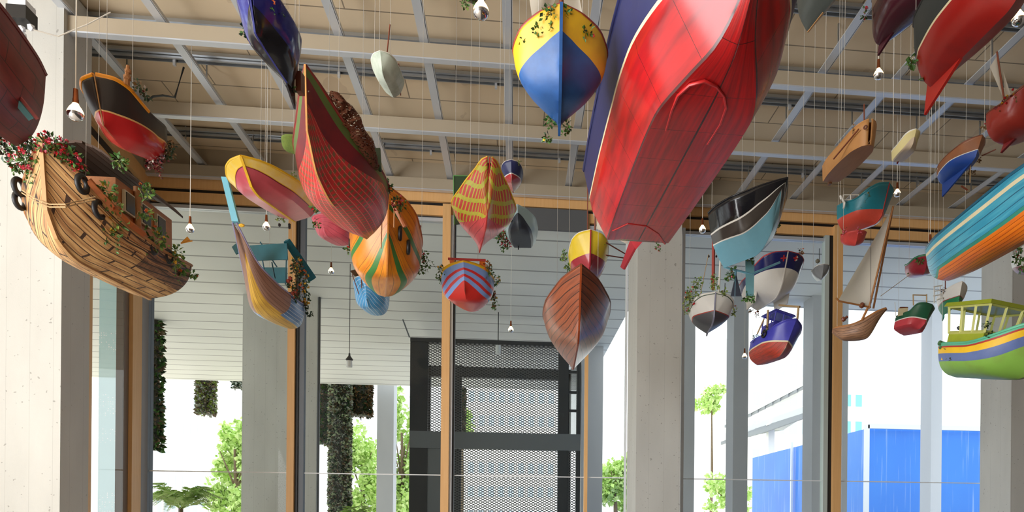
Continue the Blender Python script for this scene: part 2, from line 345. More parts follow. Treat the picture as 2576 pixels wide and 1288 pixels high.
# frosted dotted glass fin seen through the jog window
def fritmat():
    m, nt, b = NT('frosted_dotted_glass'); tc = N(nt, 'ShaderNodeTexCoord'); o = nt.nodes['Material Output']
    v = N(nt, 'ShaderNodeTexVoronoi', i_Scale=28.0, i_Randomness=.25); nt.links.new(tc.outputs['Object'], v.inputs['Vector'])
    sp = N(nt, 'ShaderNodeSeparateXYZ'); nt.links.new(tc.outputs['Object'], sp.inputs[0])
    d = M2(nt, 'MULTIPLY', M2(nt, 'LESS_THAN', v.outputs['Distance'], .33), M2(nt, 'GREATER_THAN', noise(nt, tc.outputs['Object'], 2.2, 2.0, (.2, .2, 1)), .52))
    nt.links.new(MIX(nt, d, lin((170, 205, 208)), lin((240, 240, 240))), b.inputs['Base Color']); b.inputs['Roughness'].default_value = .4
    tr = N(nt, 'ShaderNodeBsdfTransparent'); tl = N(nt, 'ShaderNodeBsdfTranslucent'); nt.links.new(MIX(nt, d, lin((176, 216, 220)), lin((245, 245, 245))), tl.inputs[0])
    mx = N(nt, 'ShaderNodeMixShader'); mx.inputs[0].default_value = .8; nt.links.new(b.outputs[0], mx.inputs[1]); nt.links.new(tl.outputs[0], mx.inputs[2])
    m2 = N(nt, 'ShaderNodeMixShader'); m2.inputs[0].default_value = .22; nt.links.new(mx.outputs[0], m2.inputs[1]); nt.links.new(tr.outputs[0], m2.inputs[2]); nt.links.new(m2.outputs[0], o.inputs[0]); return m
b = B_(); quad(b, (wx(249, 11.6), 11.6, 0), (wx(322, 11.6), 11.6, 0), (wx(322, 11.6), 11.6, 6.3), (wx(249, 11.6), 11.6, 6.3)); o = obj('frosted_glass_fin', b, fritmat()); tag(o, 'tall frosted pale teal glass fin with white dots behind the left window', 'glass fin')
# mullions of the main wall
def mull(n, p0, p1, y0, y1, mat, z1=6.33):
    return band('trim_%d' % n, wx(p0), wx(p1), y0, y1, 0, z1, mat)
mull(9, 357, 375, D-.02, D+.14, flat('frame_grey', (112, 118, 126), .5, .3))
for n, (a, b_, c_) in enumerate(((727, 745, 765), (1112, 1132, 1144), (2092, 2113, 2113))):
    mull(10+n, a, b_, D-.08, D+.1, WOODF, 6.48)
    if c_ > b_:
        mull(14+n, b_, b_+7, D-.03, D+.1, BLACK if n == 0 else GALVL); mull(17+n, b_+7, c_, D-.0, D+.1, flat('frame_grey', (0, 0, 0)) if n == 0 else BLACK)
mull(20, 2083, 2092, D-.02, D+.1, BLACK); mull(21, 2072, 2083, D-.02, D+.1, flat('frame_pale', (196, 208, 204), .4, .2))
mull(22, 1713.5, 1721, D-.02, D+.1, flat('frame_white', (232, 234, 236), .4)); mull(23, 1574, 1578, D-.0, D+.1, flat('frame_white', (0, 0, 0)))
mull(24, 2507, 2533, D-.03, D+.1, flat('frame_pale', (0, 0, 0))); mull(25, 2533, 2546, D-.03, D+.1, BLACK)
mull(26, 1472, 1480, D-.02, D+.1, WOODF)
wn = 2
for a, c in ((375, 727), (765, 1112), (1144, 1574), (1721, 2072), (2113, 2507)):
    b = B_(); x, X = wx(a), wx(c); box(b, x, X, D+.045, D+.057, 0, 2.285); box(b, x, X, D+.045, D+.057, 2.3, 6.24); struct('window_%d' % wn, b, GLASS); wn += 1
    band('trim_%d' % (30+wn), x, X, D+.035, D+.06, 2.285, 2.3, flat('joint_white', (236, 238, 240), .3))

# ------------------------------------------------------------------ outside
ZS = 6.4
def soffmat():
    m, nt, b = NT('soffit_planks'); tc = N(nt, 'ShaderNodeTexCoord'); sp = N(nt, 'ShaderNodeSeparateXYZ'); nt.links.new(tc.outputs['Object'], sp.inputs[0])
    g = M2(nt, 'LESS_THAN', M2(nt, 'FRACT', M2(nt, 'MULTIPLY', sp.outputs[1], 1/.745)), .075); no = noise(nt, tc.outputs['Object'], .8, 5.0, (.3, 1.2, 1))
    col = MIX(nt, no, lin((240, 240, 234)), lin((222, 221, 214))); col = MIX(nt, M2(nt, 'MULTIPLY', g, .72), col, lin((110, 108, 104)))
    nt.links.new(col, b.inputs['Base Color']); b.inputs['Roughness'].default_value = .6; return m
xs = at(1545, 850, 18).x
b = B_(); prism(b, [(-22, D+.13), (34, D+.13), (34, 15), (xs, 15), (xs, 25.6), (-22, 25.6)], ZS, ZS+.4)
bmesh.ops.recalc_face_normals(b, faces=b.faces); struct('soffit', b, soffmat())
def ocol(a, c, Y, label, dep=.7, z1=ZS, mat=None, py=1000):
    x, X = wx(a, Y, py), wx(c, Y, py); b = B_(); box(b, x, X, Y, Y+dep, -.1, z1); o = obj('outdoor_column', b, mat or BMC); tag(o, label, 'column'); return o
GREYC = grain('grey_concrete', (196, 198, 200), (172, 174, 178), 1.5, (1, 1, .4), .8)
ocol(609, 724, 15.6, 'wide pale concrete column outside, left of the first oak mullion', .5)
ocol(752, 797, 15.6, 'slim pale concrete column outside, just right of the first oak mullion', .25)
b = B_(); x = wx(799, 15.6, 1000); box(b, x, x+.04, 15.6, 15.64, -.1, ZS); tag(obj('downpipe', b, DARKM), 'dark metal edge pipe beside the slim outdoor column', 'pipe')
ocol(948, 990, 26.2, 'distant grey concrete column standing beyond the soffit edge', .7, 12, GREYC, 1100)
ocol(1463, 1517, 19, 'grey concrete column outside beside the mesh enclosure', .8, ZS, GREYC)
ocol(1719, 1748, 14.3, 'narrow grey concrete column outside just right of the indoor column', .5, ZS, GREYC)
ocol(1845, 1882, 14.2, 'grey concrete column outside below the white boat with bilge keels', .5, ZS, GREYC)
ocol(2044, 2072, 14.1, 'grey concrete column outside left of the right oak mullion', .5, ZS, GREYC)
ocol(2120, 2133, 14.1, 'sliver of grey column outside right of the right oak mullion', .4, ZS, GREYC)
ocol(2343, 2370, 14.3, 'slim white column outside behind the small green and red boat', .4, ZS, flat('white_render', (226, 230, 240), .6))
# mesh enclosure
def meshmat():
    m, nt, b = NT('expanded_metal'); tc = N(nt, 'ShaderNodeTexCoord'); sp = N(nt, 'ShaderNodeSeparateXYZ'); nt.links.new(tc.outputs['Object'], sp.inputs[0])
    h = M2(nt, 'ADD', sp.outputs[0], sp.outputs[1]); a = M2(nt, 'MULTIPLY', h, 9.0); c = M2(nt, 'MULTIPLY', sp.outputs[2], 16.0)
    w1 = M2(nt, 'FRACT', M2(nt, 'ADD', a, c)); w2 = M2(nt, 'FRACT', M2(nt, 'SUBTRACT', a, c))
    g = M2(nt, 'MAXIMUM', M2(nt, 'LESS_THAN', w1, .27), M2(nt, 'LESS_THAN', w2, .27))
    b.inputs['Base Color'].default_value = lin((96, 98, 100)); b.inputs['Metallic'].default_value = .5; b.inputs['Roughness'].default_value = .5
    t = N(nt, 'ShaderNodeBsdfTransparent'); mx = N(nt, 'ShaderNodeMixShader'); nt.links.new(g, mx.inputs[0]); nt.links.new(t.outputs[0], mx.inputs[1]); nt.links.new(b.outputs[0], mx.inputs[2]); nt.links.new(mx.outputs[0], nt.nodes['Material Output'].inputs[0]); return m
MESHM = meshmat()
Y0, Y1 = 17.0, 20.0; ex0, ex1 = wx(1031, Y0, 1000), wx(1461, Y0, 1000); zt = at(1240, 856, Y0).z
enc = thing('mesh_enclosure', 'dark steel stair enclosure clad in expanded metal mesh outside', 'enclosure', ((ex0+ex1)/2, Y0, 0))
def wpart(name, fn, mat, par, label=None):
    b = B_(); fn(b); return obj(name, b, mat, par, world=True, label=label)
STEELD = flat('charcoal_steel', (52, 55, 58), .55, .3); STEELG = flat('mid_grey_steel', (104, 110, 114), .5, .3)
for xx0, xx1, yy in ((ex0, ex0+.42, Y0), (ex1-.1, ex1, Y0), (ex1-.55, ex1-.3, Y0), (ex0, ex0+.12, Y1), (ex1-.12, ex1, Y1), (ex0+.75, ex0+1.0, Y1-.1)):
    wpart('post', lambda b: box(b, xx0, xx1, yy, yy+.12, 0, zt), STEELD, enc)
wpart('top_rail', lambda b: box(b, ex0, ex1, Y0-.02, Y0+.2, zt-.1, zt), STEELD, enc)
wpart('top_rail', lambda b: box(b, ex0, ex1, Y1, Y1+.2, zt-.3, zt-.0), STEELD, enc)
zc = at(1240, 1088, Y0).z; zd = at(1240, 1130, Y0).z
wpart('floor_band', lambda b: box(b, ex0, ex1, Y0-.01, Y0+.15, zd, zc), STEELG, enc, 'mid grey floor band')
wpart('mesh_panel', lambda b: box(b, ex0+.42, ex1-.55, Y0+.04, Y0+.05, zc, zt-.1), MESHM, enc)
wpart('mesh_panel', lambda b: box(b, ex0+.9, ex1-.1, Y0+.04, Y0+.05, 0, zd), MESHM, enc)
wpart('mesh_panel', lambda b: box(b, ex0+.05, ex0+.06, Y0, Y1, zc, zt-.1), MESHM, enc)
wpart('mesh_panel', lambda b: box(b, ex1-.06, ex1-.05, Y0, Y1, zc, zt-.1), MESHM, enc)
wpart('cladding_panel', lambda b: box(b, ex0+.02, ex0+.9, Y0+.02, Y0+.06, 0, zd), STEELG, enc, 'plain grey cladding sheet')
for z in (zc+.55, zc+1.0, zc+1.5): wpart('cross_bar', lambda b: box(b, ex1-.32, ex1-.08, Y0+.02, Y0+.08, z, z+.06), STEELD, enc)
wpart('bracket', lambda b: tube(b, [(ex0-.18, Y0, zt+.42), (ex0-.02, Y0, zt+.0)], .018, 6), STEELG, enc)
# lamps under the soffit
p = at(1253, 880, 16.2); l = thing('hanging_lantern', 'small glass cylinder lantern hanging in front of the mesh enclosure', 'lamp', p)
wpart('rod', lambda b: tube(b, [(p.x, p.y, ZS), (p.x, p.y, p.z+.1)], .012, 6), DARKM, l)
wpart('lamp_glass', lambda b: lathe(b, [(.0, -.1), (.06, -.1), (.06, .1), (0, .1)], p, 14), flat('frosted_lamp_glass', (200, 205, 205), .2), l)
p = at(879, 902, 13.5); l = thing('pendant_lamp', 'black outdoor pendant lamp under the soffit, left of the mesh enclosure', 'lamp', p)
wpart('rod', lambda b: tube(b, [(p.x, p.y, ZS), (p.x, p.y, p.z+.05)], .006, 6), BLACK, l)
wpart('lamp_shade', lambda b: lathe(b, [(.015, .1), (.02, .05), (.07, -.02), (.05, -.04), (0, -.04)], p, 14), BLACK, l)
wpart('lamp_glass', lambda b: lathe(b, [(.05, -.04), (.055, -.16), (.0, -.17)], p, 14), flat('clear_lamp_glass', (235, 235, 235), .1), l)
# hanging planted columns
def hcol(cx, y0, y1, wpx, Y, label, mats, top=None, dens=900, ls=.14):
    z1 = at(cx, y0, Y).z if top is None else top; z0 = at(cx, y1, Y).z; r = wpx/2*Y/FP; c = at(cx, y1, Y)
    t = thing('planted_column', label, 'hanging garden', (c.x, Y, z0))
    b = B_(); lathe(b, [(0, z0), (r*.8, z0), (r*.8, z1), (0, z1)], (c.x, Y, 0), 16); obj('core', b, flat('planting_felt', (70, 70, 60), .9), t, world=True)
    b = B_()
    n = int(dens*(z1-z0)*r/.35)
    for i in range(n):
        a = R.uniform(0, math.tau); z = R.uniform(z0, z1); q = Vector((c.x+math.cos(a)*r*.82, Y+math.sin(a)*r*.82, z))
        leaf(b, q, Vector((math.cos(a), math.sin(a), R.uniform(-.9, .3)))+rnd(.3), rnd(), ls*R.uniform(.6, 1.3), .35, R.randrange(len(mats)))
    obj('foliage', b, mats, t, world=True); return t
GREYL = leafmat((190, 194, 180), (130, 136, 122)); BRL = leafmat((130, 110, 82), (90, 74, 56))
hcol(387, 945, 1133, 27, 18, 'dark planted column hanging right behind the left grey window post', [LD, LG, BRL], ZS)
hcol(518, 945, 1041, 40, 26.4, 'short grey-green planted column hanging in the middle of the left window', [LY, GREYL, BRL], 12)
hcol(598, 945, 977, 20, 27, 'stub of a planted column peeping beside the wide outdoor column', [LD, GREYL], 12)
hcol(824, 945, 1117, 44, 27.5, 'dark green planted column hanging behind the tall speckled one', [LD, LG, BRL], 12)
hcol(853, 945, 1420, 50, 26.2, 'tall speckled grey planted column, longest of the hanging gardens', [GREYL, LW, BRL, LD], 12, 1100)
hcol(905, 945, 1045, 58, 26.8, 'brown planted column ending high beside the tall speckled one', [BRL, LDRY, LD], 12)
hcol(1148, 925, 1088, 40, 30, 'dark planted column seen through the mesh enclosure', [LD, BRL], 12)
# trees
TL = leafmat((206, 232, 140), (164, 206, 104)); TL2 = leafmat((226, 242, 176), (190, 222, 130))
def tree(cx, cy, rx, ry, Y, label, n=2600, ls=.32):
    c = at(cx, cy, Y); sx = rx*Y/FP; sz = ry*Y/FP; t = thing('broadleaf_tree', label, 'tree', (c.x, Y, 0))
    b = B_(); tube(b, [(c.x, Y, -.1), (c.x+.1, Y, c.z*.5), (c.x, Y, c.z+sz*.4)], [.16, .12, .05], 8)
    for k in range(6):
        a = R.uniform(0, 6.28); tube(b, [(c.x, Y, max(.5, c.z-sz*.5)+k*.1), (c.x+math.cos(a)*sx*.6, Y+math.sin(a)*sx*.6, c.z+R.uniform(-.2, .6)*sz)], [.05, .02], 5)
    obj('trunk', b, BRL, t, world=True)
    b = B_(); cl = [(R.uniform(-.8, .8), R.uniform(-.8, .8), R.uniform(-.85, .85), R.uniform(.25, .5)) for _ in range(16)]
    for i in range(n):
        q = R.choice(cl); d = rnd(1).normalized()*q[3]*R.random()**.4
        p = Vector((c.x+(q[0]+d.x)*sx, Y+(q[1]+d.y)*sx, c.z+(q[2]+d.z)*sz)); leaf(b, p, rnd(), rnd(), ls*R.uniform(.5, 1.2), .35, R.randrange(2))
    obj('foliage', b, [TL, TL2], t, world=True)
tree(590, 1180, 55, 120, 33, 'light green tree beyond the left window, beside the wide outdoor column')
tree(910, 1190, 60, 110, 36, 'light green tree behind the tall speckled planted column')
tree(1010, 1150, 42, 150, 34, 'light green tree just left of the mesh enclosure')
tree(1545, 1220, 45, 70, 34, 'light green treetop between the mesh enclosure and the indoor column')
tree(1790, 1000, 38, 34, 60, 'pale treetop seen high in the window right of the indoor column', 700, .5)
tree(1830, 1250, 60, 50, 45, 'pale low treetop left of the blue hoarding', 900, .4)
tree(1160, 1060, 30, 60, 42, 'light green tree seen through the left of the mesh enclosure', 1000)
def fern(cx, cy, Y, r, label, n=26, broad=False):
    c = at(cx, cy, Y); t = thing('leafy_shrub', label, 'shrub', (c.x, Y, 0)); b = B_()
    tube(b, [(c.x, Y, -.1), (c.x, Y, c.z)], .04, 6, 2)
    for i in range(n):
        a = i*2.4; up = R.uniform(.1, 1.0); e = Vector((math.cos(a), math.sin(a)*.8, up)).normalized()*r*R.uniform(.6, 1)
        p0 = c+Vector((0, 0, -.05)); mid = p0+e*.6+Vector((0, 0, r*.15)); end = p0+e+Vector((0, 0, -r*.12))
        tube(b, [p0, mid, end], .006, 3, 0, False)
        for k in range(3 if broad else 14):
            f = .25+.75*(k/(2 if broad else 13)); q = p0.lerp(mid, f*2) if f < .5 else mid.lerp(end, f*2-1)
            sd = e.cross(Vector((0, 0, 1))).normalized()
            for s in (-1, 1): leaf(b, q, sd*s+e.normalized()*.5, Vector((0, 0, 1)), r*(.55 if broad else .26)*(1.15-f*.7), .4 if broad else .16, R.randrange(2))
    obj('foliage', b, [TL2, TL, BRL], t, world=True)
fern(455, 1275, 13.5, .75, 'spiky leaved philodendron shrub at the foot of the left window', 34)
fern(890, 1300, 14, .42, 'broad leaved shrub peeping up at the foot of the second window', 16, True)
# blue hoarding
def bluemat():
    m, nt, b = NT('blue_sheeting'); tc = N(nt, 'ShaderNodeTexCoord')
    st = noise(nt, tc.outputs['Object'], 3.0, 5.0, (4, 4, .12)); a = M2(nt, 'MULTIPLY', M2(nt, 'SUBTRACT', st, .585), 5); c = N(nt, 'ShaderNodeClamp'); nt.links.new(a, c.inputs[0])
    col = MIX(nt, noise(nt, tc.outputs['Object'], .5, 2.0), lin((64, 146, 238)), lin((44, 118, 228))); col = MIX(nt, M2(nt, 'MULTIPLY', c.outputs[0], .7), col, lin((190, 215, 240)))
    nt.links.new(col, b.inputs['Base Color']); b.inputs['Roughness'].default_value = .35; return m
BLUE = bluemat(); WH = flat('white_metal', (230, 234, 240), .4)
h0 = at(2180, 1078, 22); h1 = at(2700, 1103, 22); h2 = at(1893, 1172, 33); zz = h0.z
hd = thing('blue_hoarding', 'bright blue sheeted hoarding with a white frame outside the right window', 'hoarding', (h0.x, 22, 0))
def skew(b, a, c, z0, z1, th, mi=0):
    d = (Vector((c.x, c.y, 0))-Vector((a.x, a.y, 0))).normalized(); n = Vector((-d.y, d.x, 0))*th
    hexa(b, [(a.x, a.y, z0), (c.x, c.y, z0), (c.x+n.x, c.y+n.y, z0), (a.x+n.x, a.y+n.y, z0), (a.x, a.y, z1), (c.x, c.y, z1), (c.x+n.x, c.y+n.y, z1), (a.x+n.x, a.y+n.y, z1)], mi)
wpart('sheeting', lambda b: skew(b, h0, h1, -.1, zz, .05), BLUE, hd)
wpart('sheeting', lambda b: skew(b, h2, h0, -.1, zz, .05), BLUE, hd)
wpart('frame_rail', lambda b: skew(b, Vector((h0.x-.05, 21.8, 0)), Vector((h1.x, 21.8, 0)), zz-.02, zz+.14, .1), WH, hd)
for a in (2178,): wpart('frame_post', lambda b: box(b, wx(a-6, 21.9, 1200), wx(a+5, 21.9, 1200), 21.8, 21.9, -.1, zz+.1), WH, hd)
for f in (.25, .55): q = h0.lerp(h2, f); wpart('frame_post', lambda b: box(b, q.x-.16, q.x-.08, q.y-.2, q.y-.1, -.1, zz+.2), WH, hd)
# distant pale buildings
def far(cx0, cx1, cy, Y, label, mat, wm, nz=8, nx=6):
    a, c = wx(cx0, Y, cy), wx(cx1, Y, cy); z1 = at(cx0, cy, Y).z; t = thing('apartment_building', label, 'building', ((a+c)/2, Y, 0))
    b = B_(); box(b, a, c, Y, Y+14, -.1, z1); obj('wall', b, mat, t, world=True)
    for i in range(nz):
        for j in range(nx):
            if nz*nx > 100: break
            z = z1-1.8-i*3.2; x = a+(c-a)*(j+.2)/nx
            b = B_(); box(b, x, x+(c-a)/nx*.55, Y-.08, Y+.02, z-1.4, z); obj('window', b, wm, t, world=True)
PALE = flat('far_white_render', (248, 246, 244), .8); PW = flat('pale_window', (200, 220, 240), .3)  # one near-white colour for far walls and posts
far(395, 520, 960, 90, 'pale apartment block far beyond the left window', PALE, PW, 8, 7)
far(1150, 1400, 950, 95, 'pale apartment block far behind the mesh enclosure', PALE, PW, 8, 10)
far(1890, 2045, 800, 75, 'hazy white apartment block far behind the blue and red cabin boat', PALE, PW, 8, 5)
far(2120, 2175, 955, 80, 'pale building with teal windows above the blue hoarding', PALE, flat('teal_window', (130, 200, 210), .3), 4, 2)
# curved ramp slabs
for a, lab in (((1888, 1040, 2050, 955), 'upper grey ribbed canopy rising behind the blue hoarding'), ((1900, 1078, 2050, 1030), 'lower grey ribbed canopy rising behind the blue hoarding')):
    o_ = 0 if lab[0] == 'u' else -16; p, q = at(a[0], a[1], 62+o_), at(a[2], a[3], 50+o_); t = thing('ribbed_canopy', lab, 'canopy', ((p.x+q.x)/2, 50, 0))
    b = B_(); hexa(b, [p, q, q+Vector((1.5, 8, 0)), p+Vector((-.5, 8, 0)), p+Vector((0, 0, .35)), q+Vector((0, 0, .35)), q+Vector((1.5, 8, .35)), p+Vector((-.5, 8, .35))]); obj('slab', b, flat('canopy_grey', (205, 208, 212), .7), t, world=True)
    for k in range(9):
        f = k/8; s = p.lerp(q, f); b = B_(); box(b, s.x, s.x+.12, s.y-.1, s.y+8, s.z-.25, s.z); obj('rib', b, flat('rib_grey', (140, 144, 150), .6), t, world=True)
    b = B_(); s = p.lerp(q, .5); box(b, s.x, s.x+.4, s.y+2, s.y+2.4, -.1, s.z+.1); obj('support_post', b, PALE, t, world=True)

# ------------------------------------------------------------------ boats
def pchip(kn):
    xs = [k[0] for k in kn]; ys = [k[1] for k in kn]; n = len(xs); d = [(ys[i+1]-ys[i])/(xs[i+1]-xs[i]) for i in range(n-1)]
    mm = [d[0]]+[0 if d[i-1]*d[i] <= 0 else 2*d[i-1]*d[i]/(d[i-1]+d[i]) for i in range(1, n-1)]+[d[-1]]
    def f(x):
        x = min(max(x, xs[0]), xs[-1]); i = 0
        while i < n-2 and x > xs[i+1]: i += 1
        h = xs[i+1]-xs[i]; t = (x-xs[i])/h
        return (1+2*t)*(1-t)**2*ys[i]+t*(1-t)**2*h*mm[i]+t*t*(3-2*t)*ys[i+1]+t*t*(t-1)*h*mm[i+1]
    return f
ROUND = [(0, 0), (.5, .06), (.82, .25), (.96, .55), (1, 1)]
DEEP = [(0, 0), (.42, .12), (.72, .32), (.92, .62), (1, 1)]
VEE = [(0, 0), (.3, .17), (.6, .36), (.85, .62), (1, 1)]
FLAT = [(0, 0), (.3, .0), (.6, .0), (.9, .45), (1, 1)]
BOWV = [(0, 0), (.2, .22), (.42, .46), (.68, .72), (1, 1)]
HB_T = [(0, .62), (.2, .86), (.5, 1), (.75, .84), (.9, .5), (1, .0)]     # transom stern
HB_D = [(0, .0), (.1, .42), (.3, .84), (.5, 1), (.7, .86), (.88, .46), (1, 0)]   # double ended
HB_F = [(0, .8), (.2, .95), (.5, 1), (.75, .92), (.92, .6), (1, 0)]      # full
class Boat:
    def __init__(s, name, label, P, Q, L, zk, H, B, hb=HB_T, mid=ROUND, bow=BOWV, sheer=((0, 1.1), (.4, 1), (1, 1.5)), keel=((0, 0), (.7, 0), (1, .25)), rb=.15, rs=0., roll=0, smooth_sec=True, cat='model boat', pitch=-2, ws=.5):
        s.short = ' '.join(re.split(r'[,(]', label)[0].split()[:8])
        for e_ in (' a', ' and', ' with', ' the', ' up', ' of', ' to', ' one', ' its', ' tall', ' hanging', ' pale', ' bright', ' at', ' red at', ' with a', ' and a', ' big red'):
            if s.short.endswith(e_): s.short = s.short[:-len(e_)]
        s.H, s.B = H, B; s.fh = pchip(hb); s.fs = pchip(list(sheer)); s.fk = pchip(list(keel)); s.rb, s.rs = rb, rs
        s.mid, s.bow, s.sm = mid, bow, smooth_sec; s.L = L; s.ws = ws
        q = atz(Q[0], Q[1], zk); r = ray(*P); a = r.dot(r); d = O0-q
        def solve(L, hP):
            Lq = L*(1-rs); b = 2*r.dot(d); c = d.dot(d)-(Lq*Lq+hP*hP); disc = b*b-4*a*c
            if disc < 0: return None
            p = O0+r*((-b-math.sqrt(disc))/(2*a)); v = p-q; h = Vector((v.x, v.y, 0)); return h, math.atan2(v.z, h.length)-math.atan2(hP, Lq)
        best = None
        for f in (1, .92, .84, .76, .68, .6):     # the hull hangs level: length and depth of hull follow from its two ends
            hP = f*H*(s.fs(1)-s.fk(0)); cand = None
            for k in range(30, 600):
                l = k*.01; e = solve(l, hP)
                if e is None: continue
                er = abs(e[1]-rad(pitch))
                if cand is None or er < cand[0]: cand = (er, l, e, f)
            if cand and cand[0] < rad(1.2):
                best = cand
                if cand[1] >= L*.6: break
            elif best is None and f == .6:
                e = solve(L*.7, hP) or solve(L, hP); best = (0, L*.7, e, f)
        _, L, (h, pit), f = best; s.L = L; s.H = H = H*f; s.f = f
        pass
        ex = h.normalized(); fx = ex*math.cos(pit)+Vector((0, 0, 1))*math.sin(pit); fz = -ex*math.sin(pit)+Vector((0, 0, 1))*math.cos(pit); fy = fz.cross(fx)
        rot = Matrix((fx, fy, fz)).transposed(); org = q-rot@Vector((L*rs, 0, H*s.fk(0)))
        M = rot.to_4x4(); M.translation = org
        if roll: 
            T = Matrix.Translation((0, 0, H*.5)); M = M @ T @ Matrix.Rotation(rad(roll), 4, 'X') @ T.inverted()
        s.M = M; s.root = thing(name, label, cat, mat=M); s.pitch = math.degrees(pit); s.Minv = M.inverted()
        s.head = math.degrees(math.atan2(ex.y, ex.x))
    def sec(s, t, u):
        def ev(pl):
            n = len(pl)-1; x = min(u, 1)*n; i = min(int(x), n-1); f = x-i
            if not s.sm: return (pl[i][0]+(pl[i+1][0]-pl[i][0])*f, pl[i][1]+(pl[i+1][1]-pl[i][1])*f)
            P0 = pl[max(i-1, 0)]; P1 = pl[i]; P2 = pl[i+1]; P3 = pl[min(i+2, n)]
            return tuple(.5*(2*P1[k]+(P2[k]-P0[k])*f+(2*P0[k]-5*P1[k]+4*P2[k]-P3[k])*f*f+(3*P1[k]-P0[k]-3*P2[k]+P3[k])*f**3) for k in (0, 1))
        a = ev(s.mid); b = ev(s.bow); w = min(max((t-s.ws)/(1-s.ws), 0), 1); w = w*w*(3-2*w)
        return a[0]*(1-w)+b[0]*w, max(0, a[1]*(1-w)+b[1]*w)
    def pt(s, t, u, side=1, off=0):
        y, z = s.sec(t, u); hb = s.B*s.fh(t); zk = s.H*s.fk(t); zs = s.H*s.fs(t)
        x = t*s.L-s.rb*s.L*(max(0, t-.5)*2)**2.2*(1-z)+s.rs*s.L*(max(0, .5-t)*2)**2.2*(1-z)
        yy = y*hb+off*(1 if hb > .004 else 0)*min(1, hb/(.25*s.B+1e-6))
        return Vector((x, side*yy, zk+(zs-zk)*z))
    def uz(s, t, zf):                     # section position where height = zf*H
        z0 = s.fk(t); z1 = s.fs(t); g = (zf-z0)/(z1-z0)
        if g <= 0: return 0.0
        if g >= 1: return 1.0
        a, b = 0., 1.
        for _ in range(22):
            m = (a+b)/2
            if s.sec(t, m)[1] < g: a = m
            else: b = m
        return (a+b)/2
    def hull(s, bands, nt=44, nr=6, clink=0, lap=.006, transom=None, label=None, smooth=32, patches=()):
        # bands: list of (top, material); top: number = u, ('z', f or fn) = height, or None = gunwale
        mats = []; rows = []
        def mi(m):
            if m not in mats: mats.append(m)
            return mats.index(m)
        if clink:
            for k in range(clink):
                m = mi(bands[k % len(bands)] if not isinstance(bands[0], tuple) else [b[1] for b in bands if k/clink < (b[0] or 1.01)][0])
                for j in range(3): rows.append((lambda t, k=k, j=j: (k+j/2)/clink, lap*(1-j/2), m))
        else:
            prev = lambda t: 0.0
            for top, mt in bands:
                if top is None: f = lambda t: 1.0
                elif isinstance(top, tuple): f = lambda t, q=top[1]: s.uz(t, q(t) if callable(q) else q)
                elif callable(top): f = top
                else: f = lambda t, q=top: q
                m = mi(mt)
                for j in range(nr): rows.append((lambda t, a=prev, b=f, j=j: a(t)+(max(b(t), a(t))-a(t))*j/nr, 0, m))
                prev = f
            rows.append((lambda t: 1.0, 0, m))
        bm = B_(); uvl = bm.loops.layers.uv.new('UVMap')
        for side in (1, -1):
            g = []
            for i in range(nt+1):
                t = i/nt; t = .5-.5*math.cos(math.pi*t)*(.35)-.5*(1-2*t)*(.65)
                g.append([(bm.verts.new(s.pt(t, r[0](t), side, r[1])), t, r[0](t)) for r in rows])
            for i in range(nt):
                for j in range(len(rows)-1):
                    q = [g[i][j], g[i+1][j], g[i+1][j+1], g[i][j+1]]
                    if side < 0: q = q[::-1]
                    try: f = bm.faces.new([x[0] for x in q])
                    except ValueError: continue
                    f.material_index = rows[j][2]
                    for pa, pb, ua, ub, pm in patches:
                        if pa <= g[i][j][1] < pb and ua <= g[i][j][2] < ub: f.material_index = mi(pm)
                    for lp, x in zip(f.loops, q): lp[uvl].uv = (x[1], x[2])
            if side == 1: G1 = g
        # transom
        if s.fh(0) > .02:
            mt = mi(transom) if transom else rows[-1][2]
            for j in range(len(rows)-1):
                a, b = G1[0][j][0].co, G1[0][j+1][0].co
                vs = [bm.verts.new(v) for v in (a, b, Vector((b.x, -b.y, b.z)), Vector((a.x, -a.y, a.z)))]
                f = bm.faces.new(vs); f.material_index = mt if transom else rows[j][2]
                for lp in f.loops: lp[uvl].uv = (0, rows[j][0](0))
        bmesh.ops.remove_doubles(bm, verts=bm.verts, dist=.0004)
        bmesh.ops.dissolve_degenerate(bm, edges=bm.edges, dist=.0002)
        s.hullo = obj('hull', bm, mats, s.root, smooth=smooth, label=label)
        md = s.hullo.modifiers.new('thickness', 'SOLIDIFY'); md.thickness = .008; md.offset = -1
        return s
    def deck(s, mat, drop=.12, name='deck'):
        bm = B_(); n = 30; prev = None
        for i in range(n+1):
            t = .01+.975*i/n; u = s.uz(t, s.fs(t)-drop); p = s.pt(t, u, 1); q = s.pt(t, u, -1); p.y -= .004; q.y += .004
            c = (bm.verts.new(p), bm.verts.new(q))
            if prev: bm.faces.new((prev[0], c[0], c[1], prev[1]))
            prev = c
        return obj(name, bm, mat, s.root)
    def rim(s, mat, r=.009, out=.004, dz=0, t0=0, t1=1, u=1, name='gunwale', label=None, flatw=None):
        for side in (1, -1):
            bm = B_(); pts = [s.pt(t0+(t1-t0)*i/30, u, side, out)+Vector((0, 0, dz)) for i in range(31)]
            tube(bm, pts, r, 6); obj(name, bm, mat, s.root, smooth=60, label=label)
        return s
